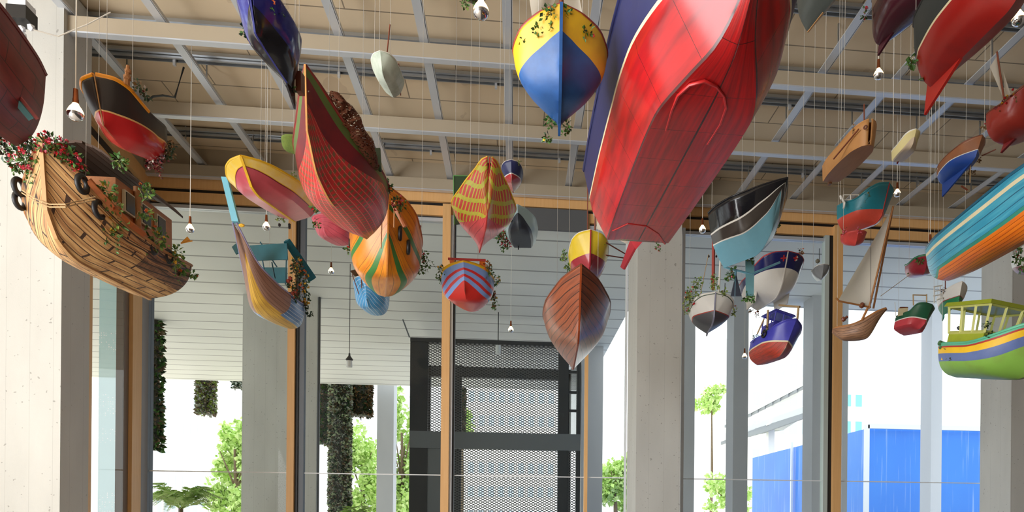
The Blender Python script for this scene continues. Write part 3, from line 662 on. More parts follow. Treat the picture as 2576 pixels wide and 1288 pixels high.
    def keelstrip(s, mat, w=.012, d=.015, t0=0, t1=1, up=1.0, label=None):
        pts = [s.pt(t0+(t1-t0)*i/24, 0, 1) for i in range(25)]
        if t1 == 1: 
            for k in range(1, 7): pts.append(s.pt(1, up*k/6, 1))
        pts = [Vector((p.x, 0, p.z)) for p in pts]; bm = B_(); rg = []
        for i, p in enumerate(pts):
            tn = (pts[min(i+1, len(pts)-1)]-pts[max(i-1, 0)]).normalized(); n = Vector((tn.z, 0, -tn.x))
            rg.append([bm.verts.new(p+n*a+Vector((0, b, 0))) for a, b in ((-.004, w/2), (d, w/2), (d, -w/2), (-.004, -w/2))])
        for a, b in zip(rg, rg[1:]):
            for k in range(4): bm.faces.new((a[k], a[(k+1) % 4], b[(k+1) % 4], b[k]))
        bm.faces.new(rg[0][::-1]); bm.faces.new(rg[-1]); bmesh.ops.recalc_face_normals(bm, faces=bm.faces)
        return obj('keel', bm, mat, s.root, label=label)
    def fin(s, mat, pts, w=.015, y=0, name='rudder', label=None):       # side outline: x in L, z in H
        bm = B_(); plate(bm, [(x*s.L, y, z*s.H) for x, z in pts], (0, 1, 0), w); return obj(name, bm, mat, s.root, label=label)
    def part(s, name, mat, fn, label=None, smooth=None, world=False, parent=None):
        bm = B_(); fn(bm); return obj(name, bm, mat, parent or s.root, label=label, smooth=smooth, world=world)
    def near(s, px, py, u=1, top=True):     # distance of the gunwale (or hull) nearest a line of sight
        best = None
        for side in (1, -1):
            for i in range(25):
                for uu in ((u,) if top else (0, .3, .6, 1)):
                    p = s.M@s.pt(i/24, uu, side); x, y = proj(p); e = (x-px)**2+(y-py)**2
                    if best is None or e < best[0]: best = (e, p)
        return best[1].y
    def plants(s, spots, cols=None, name='foliage', label=None, **k):   # spots (px,py,radius px)
        bl = []
        for x, y, r in spots:
            Y = s.near(x, y); bl.append((at(x, y, Y), r*Y/FP))
        return fol(s.root, bl, cols, name, label, **k)
    def cables(s, ts=(.1, .9), mat=None, zt=None):
        for i, t in enumerate(ts):
            side = 1 if i % 2 else -1; p = s.M@(s.pt(min(max(t, .03), .97), 1, side)); bm = B_(); tube(bm, [p-Vector((0, 0, .01)), (p.x, p.y, 7.15)], .0016, 4)
            o = obj('suspension_line', bm, mat or CABLE); tag(o, 'thin line to the '+('bow' if t > .7 else 'stern' if t < .3 else 'middle')+' of the '+s.short, 'line', 'nylon lines the boats hang from')
        return s
    def g(s, t, side, dz=0, dy=0): return s.pt(t, 1, side)+Vector((0, side*dy, dz))
    def pole(s, name, a, b, r, mat, n=6, label=None):
        return s.part(name, mat, lambda bm: tube(bm, [a, b], r, n), label)
    def wpole(s, name, a, b, r, mat, n=6, label=None):     # ends given in the room
        return s.part(name, mat, lambda bm: tube(bm, [a, b], r, n), label, world=True)
    def sail(s, pts, mat, bulge=.06, name='sail', label=None, n=10):   # triangle or quad of room points, cloth with belly and thickness
        a, b, c = [Vector(p) for p in pts[:3]]; nn = (b-a).cross(c-a).normalized()
        bm = B_(); g = []
        for i in range(n+1):
            row = []
            for j in range(n+1-i):
                u, v = i/n, j/n; w = 1-u-v; p = a*w+b*u+c*v+nn*bulge*27*u*v*w; row.append(bm.verts.new(p))
            g.append(row)
        for i in range(n):
            for j in range(n-i):
                bm.faces.new((g[i][j], g[i+1][j], g[i][j+1]))
                if j < n-i-1: bm.faces.new((g[i+1][j], g[i+1][j+1], g[i][j+1]))
        o = obj(name, bm, mat, s.root, world=True, smooth=50, label=label); return o
    def tyre(s, px, py, Rr, ax=None, Y=None):
        Y = Y or s.near(px, py, top=False)-.02; p = at(px, py, Y); ax = ax or (s.M.to_3x3()@Vector((0, 1, 0)))
        s.part('tyre_fender', BLACK, lambda bm: torus(bm, p, ax, Rr, Rr*.36), smooth=60, world=True)
    def wheelhouse(s, x0, x1, w0, z0, zp, zw, mats, flare=.12, fr=.012, roof=.02, posts=3, over=.03, glass=True, name='wheelhouse'):
        # metres along the boat; panel up to zp, windows up to zw, flaring outwards; mats: panel, frame, roof
        hx = (x1-x0)/2; cx = (x0+x1)/2
        base = s.part(name, mats[0], lambda bm: hexa(bm, [(x0, -w0, z0), (x1, -w0, z0), (x1, w0, z0), (x0, w0, z0), (x0, -w0, zp), (x1, -w0, zp), (x1, w0, zp), (x0, w0, zp)]))
        f = 1+flare; top = [(cx-hx*f, -w0*f), (cx+hx*f, -w0*f), (cx+hx*f, w0*f), (cx-hx*f, w0*f)]; bot = [(x0, -w0), (x1, -w0), (x1, w0), (x0, w0)]
        def frames(bm):
            pass
        for i in range(4):
            a, b = bot[i], bot[(i+1) % 4]; c, d = top[i], top[(i+1) % 4]
            for k in range(posts):
                q = k/(posts)
                p = (a[0]+(b[0]-a[0])*q, a[1]+(b[1]-a[1])*q, zp-.005); r = (c[0]+(d[0]-c[0])*q, c[1]+(d[1]-c[1])*q, zw+.005)
                s.part('window_post', mats[1], lambda bm: tube(bm, [p, r], fr, 4), parent=base)
            s.part('window_rail', mats[1], lambda bm: tube(bm, [(a[0], a[1], zp), (b[0], b[1], zp)], fr, 4), parent=base); s.part('window_rail', mats[1], lambda bm: tube(bm, [(c[0], c[1], zw), (d[0], d[1], zw)], fr, 4), parent=base)
            if glass: s.part('window_pane', GLASS, lambda bm: quad(bm, (a[0], a[1], zp), (b[0], b[1], zp), (d[0], d[1], zw), (c[0], c[1], zw)), parent=base)
        o = over; s.part('roof', mats[2], lambda bm: hexa(bm, [(top[0][0]-o, top[0][1]-o, zw), (top[1][0]+o, top[1][1]-o, zw), (top[2][0]+o, top[2][1]+o, zw), (top[3][0]-o, top[3][1]+o, zw), (top[0][0]-o*.6, top[0][1]-o*.6, zw+roof), (top[1][0]+o*.6, top[1][1]-o*.6, zw+roof), (top[2][0]+o*.6, top[2][1]+o*.6, zw+roof), (top[3][0]-o*.6, top[3][1]+o*.6, zw+roof)]))
        return base
REP = []
def note(b, n): REP.append('%-12s L %.2f B %.2f H %.2f f %.2f pitch %5.1f head %5.1f' % (n, b.L, b.B, b.H, b.f, b.pitch, b.head))
MF = [LG, LD, LDRY, FR, FP_]; MY = [LG, LD, LDRY, FY, FWH]; MW = [LY, LG, LDRY, FR, FWH]
WOODB = grain('warm_wood', (176, 120, 66), (140, 88, 44), 4, (1, 10, 10), .5)
MAST = grain('mast_wood', (134, 66, 40), (104, 48, 30), 6, (6, 6, 1), .45)
SAILM_ = grain('sail_canvas', (232, 226, 212), (214, 206, 190), 3, (1, 1, 1), .8)
def sailmat():
    m, nt, b = NT('sail_cloth'); tc = N(nt, 'ShaderNodeTexCoord'); c = MIX(nt, noise(nt, tc.outputs['Object'], 4, 4.0), lin((236, 230, 216)), lin((220, 212, 196)))
    nt.links.new(c, b.inputs['Base Color']); b.inputs['Roughness'].default_value = .8; t = N(nt, 'ShaderNodeBsdfTranslucent'); nt.links.new(c, t.inputs[0])
    mx = N(nt, 'ShaderNodeMixShader'); mx.inputs[0].default_value = .45; nt.links.new(b.outputs[0], mx.inputs[1]); nt.links.new(t.outputs[0], mx.inputs[2]); nt.links.new(mx.outputs[0], nt.nodes['Material Output'].inputs[0]); return m
SAILM = sailmat()
ROPE = flat('rope', (178, 150, 108), .8)
def bottom(b, px, py, z=0):              # where a line of sight meets the boat's bottom plane
    o = b.Minv@O0; d = b.Minv.to_3x3()@ray(px, py); s = (z-o.z)/d.z; return o+d*s
FISH = 'wooden model boats hanging from the ceiling'
# -- big red flat-bottomed boat
REDB = seams('big_red_planks', (192, 28, 30), (112, 30, 32), 2, .7, (74, 26, 26), .2, 8, 0, .022)
NAVY = paint((38, 44, 92), .4, .35, 5); CREAM = paint((226, 214, 176), .45, .2); WHT = paint((228, 226, 220), .35, .12, 5); DKNAVY = paint((22, 26, 44), .4, .3)
b = Boat('model_barge', 'huge red flat-bottomed model boat with navy topsides, the largest of all', (1935, -480), (1605, 605), 2.2, 3.75, .5, .455, hb=[(0, .92), (.3, .98), (.55, 1), (.8, .9), (.93, .55), (1, 0)],
         mid=[(0, 0), (.28, 0), (.56, 0), (.84, .42), (1, 1)], bow=[(0, 0), (.02, .02), (.05, .05), (.55, .5), (1, 1)], ws=.66, sheer=((0, 1), (.5, 1.02), (1, 1.5)), keel=((0, 0), (.7, 0), (.84, .04), (1, .55)), rb=.0, smooth_sec=False, cat='model boat')
b.hull([(.5, REDB), (.75, REDB), (('z', lambda t: .58+.22*max(0, t-.5)), REDB), (('z', lambda t: .61+.24*max(0, t-.5)), CREAM), (None, NAVY)], 50, 7, transom=REDB, smooth=24); note(b, 'bigred')
b.deck(DKNAVY); b.rim(NAVY, .014); b.cables((.1, .5, .9))
arc = [(1676, 325), (1690, 275), (1706, 238), (1735, 212), (1772, 202), (1802, 215), (1822, 240), (1827, 268), (1812, 310), (1780, 360)]
b.part('raised_arch', paint((196, 36, 36), .35), lambda bm: tube(bm, [bottom(b, x, y)+Vector((0, 0, -.004)) for x, y in arc], .008, 6), smooth=60)
b.part('keel_batten', paint((196, 36, 36), .35), lambda bm: tube(bm, [bottom(b, x, y)+Vector((0, 0, -.002)) for x, y in ((1542, 578), (1580, 560), (1625, 566), (1655, 585), (1673, 611))], .012, 6), smooth=60)
b.plants([(1568, 190, 10), (1545, 270, 14), (1528, 330, 12), (1512, 400, 12)], MW, size=.02, flowers=.05, name='creeper')
b.part('paint_cans', CREAM, lambda bm: ball(bm, at(1655, 622, b.near(1655, 610)+.02), .02), world=True) if 0 else None
# -- yellow and blue sailing boat, top centre
YEL = paint((232, 184, 30), .38, .25); BLU = paint((40, 92, 158), .42, .35, 7, (20, 40, 80)); ORG = paint((214, 108, 34), .4, .3); BROWNP = paint((110, 56, 34), .5, .4)
b = Boat('model_sailing_boat', 'yellow boat with a blue bottom and tan sails hanging at the top centre', (1412, 10), (1407, 318), 1.15, 3.84, .42, .245, hb=[(0, .1), (.1, .5), (.3, .88), (.5, 1), (.72, .86), (.9, .45), (1, 0)], mid=DEEP, sheer=((0, 1.15), (.4, 1), (1, 1.45)), keel=((0, -.05), (.6, 0), (1, .35)), rb=.1)
b.hull([(('z', lambda t: .36+.62*t*t), BLU), (None, YEL)], 44, 8); note(b, 'yelblue'); b.deck(BROWNP); b.rim(paint((150, 50, 34), .4), .008); b.cables()
b.keelstrip(BLU, .016, .022); b.fin(BLU, [(-.02, -.25), (.3, -.02), (.3, .02), (-.02, .3)], .014)
b.wpole('keel_rope', at(1412, 170, b.near(1412, 170)-.3), at(1412, 258, b.near(1407, 300)-.15), .003, ROPE)
Y = b.near(1412, 100)+.25
b.sail([at(1320, -90, Y), at(1345, 92, Y), at(1432, -60, Y+.1)], SAILM, .05); b.sail([at(1440, -90, Y), at(1476, 86, Y), at(1400, 40, Y+.1)], SAILM, .05)
b.wpole('mast', at(1412, -60, Y), at(1412, 60, Y), .016, MAST); b.wpole('boom', at(1372, 24, Y-.1), at(1452, 38, Y-.1), .007, DARKM)
b.plants([(1385, 35, 22), (1330, 100, 22), (1355, 80, 14), (1475, 90, 18), (1425, 30, 10), (1385, 300, 14), (1425, 318, 12), (1377, 345, 8)], [LG, LD, LDRY, FR, FY], size=.028, flowers=.1)
b.plants([(1418, 115, 12), (1416, 145, 10)], [LY, LDRY, LDRY, FY, FY], size=.03, name='dried_foliage')
# -- brown copper lap-planked hull
COPL = seams('copper_laps', (150, 78, 46), (96, 50, 34), 9, .7, (60, 32, 22), .28, 0, 3.2, .12)
b = Boat('model_canoe', 'reddish brown lap-planked hull pointing down, hanging below the yellow and red boat', (1462, 665), (1440, 925), 1.7, 3.38, .42, .33, hb=[(0, .05), (.06, .46), (.22, .8), (.45, 1), (.7, .92), (.88, .55), (1, .0)], mid=VEE, sheer=((0, 1.3), (.3, 1), (.7, 1), (1, 1.35)), keel=((0, .18), (.2, 0), (.8, 0), (1, .2)))
b.hull([(None, COPL)], 50, 22, clink=0); note(b, 'copper'); b.deck(BROWNP); b.rim(BROWNP, .008); b.keelstrip(paint((150, 66, 26), .35, .3), .016, .012); b.cables()
# -- yellow and red small boat with mast above it
MRED = paint((162, 44, 56), .25, .35); 
b = Boat('model_sailing_boat', 'small boat with bright yellow bow and crimson bottom above the brown lap-planked hull', (1486, 578), (1474, 735), .9, 3.9, .34, .185, hb=HB_F, mid=VEE, sheer=((0, 1.0), (.4, 1), (1, 1.5)), keel=((0, -.08), (.5, 0), (1, .3)))
b.hull([(('z', lambda t: .62+.12*t), MRED), (None, paint((226, 196, 44), .35, .2))], 36, 7); note(b, 'yelred'); b.deck(BROWNP); b.keelstrip(MRED, .012, .018); b.rim(WHT, .006); b.fin(MRED, [(-.03, -.35), (.2, -.1), (.2, .1), (-.01, .2)], .012)
Y = b.near(1490, 590)+.1; b.wpole('mast', at(1503, 300, Y), at(1496, 600, Y), .008, MAST); b.wpole('mast', at(1478, 430, Y+.1), at(1478, 600, Y+.1), .006, MAST)
b.sail([at(1506, 340, Y+.02), at(1500, 582, Y+.02), at(1480, 470, Y+.05)], SAILM, .02)
for y0, y1 in ((610, 642), (642, 652)): b.wpole('oar', at(1524, y0, Y), at(1575, y1-2, Y+.2), .006, MAST)
b.plants([(1422, 642, 12), (1430, 672, 8), (1516, 640, 13), (1520, 615, 8)], [LG, LY, LDRY, FY, FY], size=.03, flowers=.02); b.cables((.5,))
# -- keel boat behind the big red one
b = Boat('model_sailing_boat', 'pale-sailed keel boat mostly hidden behind the far end of the big red boat', (1630, 520), (1600, 625), .8, 3.95, .25, .1, mid=VEE)
b.hull([(('z', .6), paint((190, 60, 66), .35)), (None, WHT)], 24, 5); note(b, 'hiddenkeel'); Y = b.near(1600, 600)
b.sail([at(1515, 470, Y+.1), at(1500, 575, Y+.1), at(1585, 618, Y+.1)], SAILM, .05); b.part('fin_keel', paint((176, 62, 70), .35), lambda bm: plate(bm, [at(1590, 598, Y), at(1612, 600, Y), at(1570, 678, Y), at(1563, 672, Y)], (1, .3, 0), .02), world=True); b.wpole('mast', at(1590, 480, Y), at(1590, 600, Y), .008, MAST)
b.cables((.5,)); b.plants([(1655, 622, 8)], MF, size=.02, flowers=.6)
# -- batik patterned boat
def batik(nt, b_, uv, u, v):
    n = noise(nt, uv, 2.0, 2.0); a = M2(nt, 'ADD', M2(nt, 'MULTIPLY', u, 6.5), M2(nt, 'MULTIPLY', v, 3.0)); c = M2(nt, 'SUBTRACT', M2(nt, 'MULTIPLY', u, 5.0), M2(nt, 'MULTIPLY', v, 5.0))
    l1 = M2(nt, 'LESS_THAN', M2(nt, 'FRACT', M2(nt, 'ADD', a, M2(nt, 'MULTIPLY', n, .8))), .3); l2 = M2(nt, 'LESS_THAN', M2(nt, 'FRACT', M2(nt, 'ADD', M2(nt, 'MULTIPLY', c, 2), n)), .34)
    l = M2(nt, 'MAXIMUM', l1, l2); y = MIX(nt, noise(nt, uv, 20, 2.0), lin((214, 196, 60)), lin((150, 160, 60))); r = MIX(nt, noise(nt, uv, 9, 4.0), lin((214, 72, 70)), lin((176, 60, 50)))
    nt.links.new(MIX(nt, l, r, y), b_.inputs['Base Color'])
BAT = uvmat('batik_pattern', batik, .35); CORAL = seams('coral_planks', (216, 84, 88), (170, 60, 66), 6, .5, (130, 40, 46), .3, 0, 2.0, .05)
b = Boat('model_canoe', 'coral boat with a yellow and red batik pattern, hanging at centre', (1232, 395), (1206, 634), 1.4, 4.2, .34, .285, hb=[(0, .0), (.12, .42), (.3, .85), (.48, 1), (.7, .72), (.88, .36), (.97, .2), (1, .06)], mid=VEE, sheer=((0, 1.2), (.4, 1), (1, 1.9)), keel=((0, 0), (.6, 0), (.9, .3), (1, 1.1)))
b.hull([(lambda t: max(.02, 1-.04-max(0, t-.18)*1.35), CORAL), (None, BAT)], 50, 10); note(b, 'batik'); b.deck(paint((30, 70, 40), .5)); b.rim(YEL, .008); b.keelstrip(paint((200, 60, 50), .4), .01, .008)
Y = b.near(1160, 520); DG = paint((28, 62, 34), .4, .3)
b.part('green_board', DG, lambda bm: plate(bm, [at(1141, 442, Y), at(1180, 444, Y), at(1180, 560, Y), at(1143, 565, Y)], (0, 1, 0), .02), world=True)
for pair in (((1141, 442), (1185, 443)), ((1141, 442), (1143, 565))): b.wpole('board_edge', at(*pair[0], Y-.012), at(*pair[1], Y-.012), .006, flat('pale_green_edge', (90, 140, 80), .5))
b.cables()
# -- small navy and red one beside it
b = Boat('model_boat', 'tiny navy boat with red bottom and white rim, up beside the batik boat', (1286, 402), (1291, 482), .5, 4.9, .19, .1, hb=HB_F, mid=VEE)
b.hull([(('z', .5), paint((186, 40, 48), .25)), (('z', .56), WHT), (None, NAVY)], 24, 5); note(b, 'smnavy'); b.deck(WOODB); b.rim(WHT, .004); b.keelstrip(WHT, .008, .006); b.cables((.15, .9)); b.fin(MRED, [(-.02, -.1), (.12, 0), (.1, .5), (-.02, .5)], .008)
b.plants([(1303, 408, 6)], MW, size=.018)
# -- grey blue rowing boat with flowers
b = Boat('model_rowing_boat', 'pale blue and slate rowing boat with pink flowers, right of the batik boat', (1302, 515), (1315, 622), 1.2, 4.55, .2, .165, hb=[(0, .88), (.3, 1), (.6, .96), (.85, .55), (1, 0)], mid=FLAT, smooth_sec=False, sheer=((0, 1), (.4, 1), (1, 1.3)))
SLATE = paint((58, 66, 80), .4, .3); PBL = paint((176, 206, 214), .35, .2)
b.hull([(.5, SLATE), (.6, SLATE), (.75, PBL), (None, PBL)], 30, 6, transom=SLATE); note(b, 'greyrow'); b.deck(SLATE); b.rim(PBL, .006); b.cables()
b.plants([(1280, 570, 14), (1262, 600, 13), (1275, 615, 10), (1300, 575, 10), (1298, 600, 10), (1262, 590, 8), (1292, 545, 8)], MF, size=.035, flowers=.25)
b.part('outboard_motor', BLACK, lambda bm: (ball(bm, at(1306, 612, b.near(1306, 612)-.05), .022, sz=1.6), tube(bm, [at(1306, 600, b.near(1306, 612)-.05), at(1304, 628, b.near(1306, 612)-.05)], .007, 6)), world=True)
# -- blue striped boat, centre low
LBL = paint((130, 164, 226), .3, .2); SRED = paint((206, 52, 54), .3, .2)
b = Boat('model_fishing_boat', 'light blue boat with red stripes, a red bottom and a red bar across its bow', (1166, 655), (1187, 783), .95, 3.85, .36, .265, hb=[(0, .5), (.2, .82), (.5, 1), (.75, .86), (.9, .5), (1, 0)], mid=ROUND, sheer=((0, 1), (.4, 1), (1, 1.35)), keel=((0, 0), (.6, 0), (1, .3)))
b.hull([(lambda t: .5-.14*t, paint((204, 48, 42), .25, .3)), (lambda t: .56-.06*t, LBL), (lambda t: .63-.04*t, SRED), (lambda t: .72, LBL), (lambda t: .79, SRED), (lambda t: .93, LBL), (None, YEL)], 40, 4); note(b, 'striped')
b.deck(WOODB); b.rim(YEL, .006); b.keelstrip(BROWNP, .008, .006, .6, 1)
Y = b.near(1166, 665); b.wpole('cross_bar', at(1127, 651, Y), at(1222, 655, Y), .012, paint((170, 34, 30), .3)); b.part('bracket_board', ORG, lambda bm: plate(bm, [at(1207, 656, Y+.1), at(1220, 656, Y+.1), at(1222, 680, Y+.1), at(1205, 674, Y+.1)], (0, 1, 0), .02), world=True)
b.part('bracket_board', ORG, lambda bm: plate(bm, [at(1130, 652, Y+.1), at(1143, 654, Y+.1), at(1143, 664, Y+.1), at(1133, 668, Y+.1)], (0, 1, 0), .02), world=True)
b.plants([(1110, 678, 10), (1110, 700, 8), (1232, 680, 10), (1248, 705, 12), (1240, 745, 9), (1245, 770, 6)], MY, size=.03, flowers=.2); b.plants([(1225, 668, 8), (1240, 740, 8), (1243, 765, 5)], [LDRY, LDRY, LDRY, FO, FO], size=.03, name='dried_foliage'); b.cables((.1, .9))
# -- red and green striped long boat
RG = seams('red_green_strakes', (208, 52, 50), (150, 44, 48), 12, .7, (232, 150, 130), .35, 0, 0, .07, .34, (96, 100, 66), 30); DRED = paint((120, 26, 32), .4, .5, 5, (60, 20, 40)); GRN = paint((88, 110, 52), .45, .3); OLV = paint((170, 130, 40), .5, .3)
b = Boat('model_longboat', 'long red and green striped boat with a brown net, left of centre', (768, 163), (922, 600), 2.0, 3.95, .46, .295, hb=[(0, .22), (.05, .5), (.2, .86), (.42, 1), (.65, .86), (.85, .42), (1, 0)], mid=[(0, 0), (.45, .1), (.78, .3), (.95, .6), (1, 1)], sheer=((0, 1.1), (.3, 1), (.7, 1.25), (1, 2.2)), keel=((0, .12), (.2, 0), (.62, 0), (.85, .22), (1, .9)), rb=.02)
b.hull([(.62, RG), (.62, RG), (.62, RG), (.62, RG), (.62, RG), (.62, RG), (.62, RG), (.88, DRED), (.96, GRN), (None, DRED)], 60, clink=16, lap=.007) if 0 else b.hull([(lambda t: .84-.34*max(0, t-.45)*2, RG), (lambda t: .9-.06*t, DRED), (lambda t: .955, GRN), (None, paint((150, 34, 32), .4, .5))], 60, 9); note(b, 'redgreen')
b.deck(BROWNP); b.rim(paint((120, 40, 30), .4), .01); b.keelstrip(paint((210, 150, 80), .4), .012, .01, .6, 1); b.cables((.1, .5, .85))
NET = None
def netmat():
    m, nt, bb = NT('brown_net'); tc = N(nt, 'ShaderNodeTexCoord'); a = noise(nt, tc.outputs['Object'], 60, 3.0, (1, 1, 2.5)); g = M2(nt, 'GREATER_THAN', a, .44)
    nt.links.new(MIX(nt, noise(nt, tc.outputs['Object'], 8, 3.0), lin((122, 60, 24)), lin((58, 30, 18))), bb.inputs['Base Color']); bb.inputs['Roughness'].default_value = .8
    t = N(nt, 'ShaderNodeBsdfTransparent'); mx = N(nt, 'ShaderNodeMixShader'); nt.links.new(g, mx.inputs[0]); nt.links.new(t.outputs[0], mx.inputs[1]); nt.links.new(bb.outputs[0], mx.inputs[2]); nt.links.new(mx.outputs[0], nt.nodes['Material Output'].inputs[0]); return m
NETM = netmat()
def net(bt, pts, r):
    bm = B_(); P_ = []; 
    for i in range(len(pts)*4-3):
        k = i/4; j = min(int(k), len(pts)-2); f = k-j; x = pts[j][0]*(1-f)+pts[j+1][0]*f; y = pts[j][1]*(1-f)+pts[j+1][1]*f; P_.append(at(x, y, bt.near(x, y))+rnd(.006))
    rr = [r*(.35+math.sin(math.pi*(i+.7)/(len(P_)+.4)))*R.uniform(.85, 1.15) for i in range(len(P_))]
    tube(bm, P_, rr, 14)
    for v in bm.verts: v.co += rnd(.004)
    return obj('fishing_net', bm, NETM, bt.root, world=True, smooth=60)
net(b, [(838, 235), (870, 275), (900, 335), (930, 400), (948, 445)], .048)
b.part('net_frame', ROPE, lambda bm: [tube(bm, [at(x, y, b.near(x, y)) for x, y in q], .003, 4, cap=False) for q in (((880, 285), (905, 300), (915, 330), (905, 345)), ((890, 300), (916, 325), (918, 340)))], world=True)
b.part('green_board', DG, lambda bm: plate(bm, [at(935, 374, b.near(935, 400)+.1), at(957, 374, b.near(935, 400)+.1), at(960, 430, b.near(935, 400)+.1), at(940, 432, b.near(935, 400)+.1)], (0, 1, 0), .02), world=True)
b.part('prow_band', WHT, lambda bm: tube(bm, [at(763, 225, b.near(768, 200)-.03), at(777, 232, b.near(768, 200)-.03)], .008, 6), world=True)
b.plants([(975, 468, 13), (1000, 512, 16), (793, 520, 8), (795, 560, 7), (788, 495, 6)], MF, size=.03, flowers=.18)
# mossy bow behind it
b = Boat('model_boat', 'small moss green boat end poking out behind the left side of the red striped boat', (742, 338), (750, 388), .5, 5.0, .17, .12, hb=HB_F, mid=ROUND)
b.hull([(None, paint((104, 122, 44), .8, .6, 14, (60, 84, 26), bump=.8))], 24, 10); b.deck(BROWNP); b.cables((.5,)); note(b, 'moss')
# -- pink hull below
b = Boat('model_boat', 'small pink hull tucked under the red striped boat', (808, 538), (863, 617), .62, 4.4, .24, .17, hb=HB_F, mid=ROUND, sheer=((0, 1), (1, 1.2)))
b.hull([(None, seams('pink_planks', (222, 92, 112), (186, 70, 86), 5, .4, (160, 60, 76), .35))], 30, 20); b.deck(BROWNP); b.rim(paint((206, 80, 96), .4), .006); b.cables((.1,)); note(b, 'pink'); b.keelstrip(paint((206, 80, 96), .4), .01, .006)
# -- orange boat with green stripes and tyres
OR = seams('orange_strakes', (228, 146, 34), (190, 90, 30), 9, .6, (150, 90, 30), .3, 0, 0, .07); GR2 = paint((66, 128, 62), .35, .25)
b = Boat('model_fishing_boat', 'orange boat with green stripes and black tyres, below the long red striped boat', (978, 470), (968, 745), 1.55, 3.84, .42, .32, hb=[(0, .5), (.15, .78), (.45, 1), (.75, .8), (.9, .45), (1, 0)], mid=ROUND, sheer=((0, 1), (.4, 1), (1, 1.7)), keel=((0, 0), (.65, 0), (1, .5)))
b.hull([(.2, OR), (.3, GR2), (.52, OR), (.68, paint((222, 138, 40), .3, .3)), (.76, GR2), (None, OR)], 50, 5); note(b, 'orange'); b.deck(BROWNP); b.rim(paint((190, 100, 40), .4), .01); b.keelstrip(paint((220, 140, 60), .3), .012, .008); b.cables((.1, .5))
b.tyre(1006, 587, .05); b.tyre(1027, 622, .05); b.tyre(880, 610, .03)
Y = b.near(1050, 600)+.1; b.part('red_board', paint((110, 22, 32), .35, .4), lambda bm: plate(bm, [at(1015, 556, Y), at(1060, 568, Y), at(1046, 640, Y), at(1015, 600, Y)], (0, 1, 0), .015), world=True)
Y = b.near(990, 500); b.part('cabin_side', paint((140, 28, 34), .4, .3), lambda bm: plate(bm, [at(972, 475, Y+.1), at(990, 482, Y+.1), at(998, 560, Y+.15), at(975, 570, Y+.15)], (.3, 1, 0), .02), world=True); b.part('cabin_beam', paint((200, 110, 34), .4, .3), lambda bm: tube(bm, [at(985, 505, Y), at(1020, 570, Y+.02)], .022, 4), world=True)
b.wpole('pole', at(993, 500, Y-.03), at(991, 572, Y-.03), .007, flat('pale_pole', (216, 160, 110), .5)); b.wpole('pole', at(961, 540, Y-.1), at(959, 625, Y-.1), .005, flat('pale_pole', (0, 0, 0)))
b.plants([(1008, 515, 14), (1062, 640, 13), (1068, 662, 12), (1060, 680, 8), (875, 625, 7)], MF, size=.03, flowers=.08)
# -- light blue small boat
b = Boat('model_fishing_boat', 'small sky blue boat with a brown roof board, below the orange boat', (918, 692), (948, 793), .8, 3.85, .28, .16, hb=HB_F, mid=ROUND)
b.hull([(None, seams('sky_blue_planks', (84, 160, 210), (60, 120, 180), 8, .4, (220, 230, 240), .35, 0, 0, .08))], 32, 20); note(b, 'ltblue'); b.deck(BROWNP); b.rim(WHT, .006); b.cables((.1,)); Y = b.near(905, 700)
b.part('roof_board', paint((96, 72, 44), .6, .4), lambda bm: plate(bm, [at(882, 682, Y), at(912, 674, Y+.1), at(916, 702, Y+.1), at(890, 692, Y)], (0, .3, 1), .012), world=True); b.wpole('post', at(886, 690, Y), at(903, 740, Y), .005, BROWNP); b.wpole('post', at(908, 690, Y), at(910, 725, Y), .005, BROWNP)
# -- yellow and pink boat
PK = paint((196, 84, 96), .3, .3); 
b = Boat('model_dinghy', 'yellow dinghy with pink painted bottom panels, left of the red striped boat', (606, 392), (740, 556), 1.9, 4.35, .25, .29, pitch=-9, hb=[(0, .82), (.3, .97), (.55, 1), (.8, .72), (.93, .38), (1, 0)], mid=[(0, 0), (.3, .14), (.62, .3), (.8, .6), (1, 1)], bow=BOWV, sheer=((0, 1), (.5, 1), (1, 1.4)), smooth_sec=False)
b.hull([(.035, YEL), (.25, PK), (.5, PK), (.7, PK), (.73, paint((120, 30, 50), .35)), (.75, YEL), (None, paint((232, 196, 74), .3, .5, 3, (225, 220, 205)))], 44, 6, transom=PK, smooth=26); note(b, 'yelpink'); b.deck(WOODB); b.rim(YEL, .009); b.keelstrip(YEL, .02, .01); b.cables()
for sd in (1, -1): b.part('bottom_runner', paint((110, 28, 48), .35), lambda bm: tube(bm, [b.pt(.08+.07*k, .33, sd, .003) for k in range(11)], .005, 5))
b.plants([(770, 470, 6), (740, 440, 5), (712, 548, 8), (700, 548, 5)], MW, size=.02, flowers=.05); Y = b.near(715, 555); b.part('propeller_guard', BLACK, lambda bm: [ball(bm, at(x, y, Y), .014, sz=1.3) for x, y in ((703, 566), (728, 566), (728, 572))], world=True)
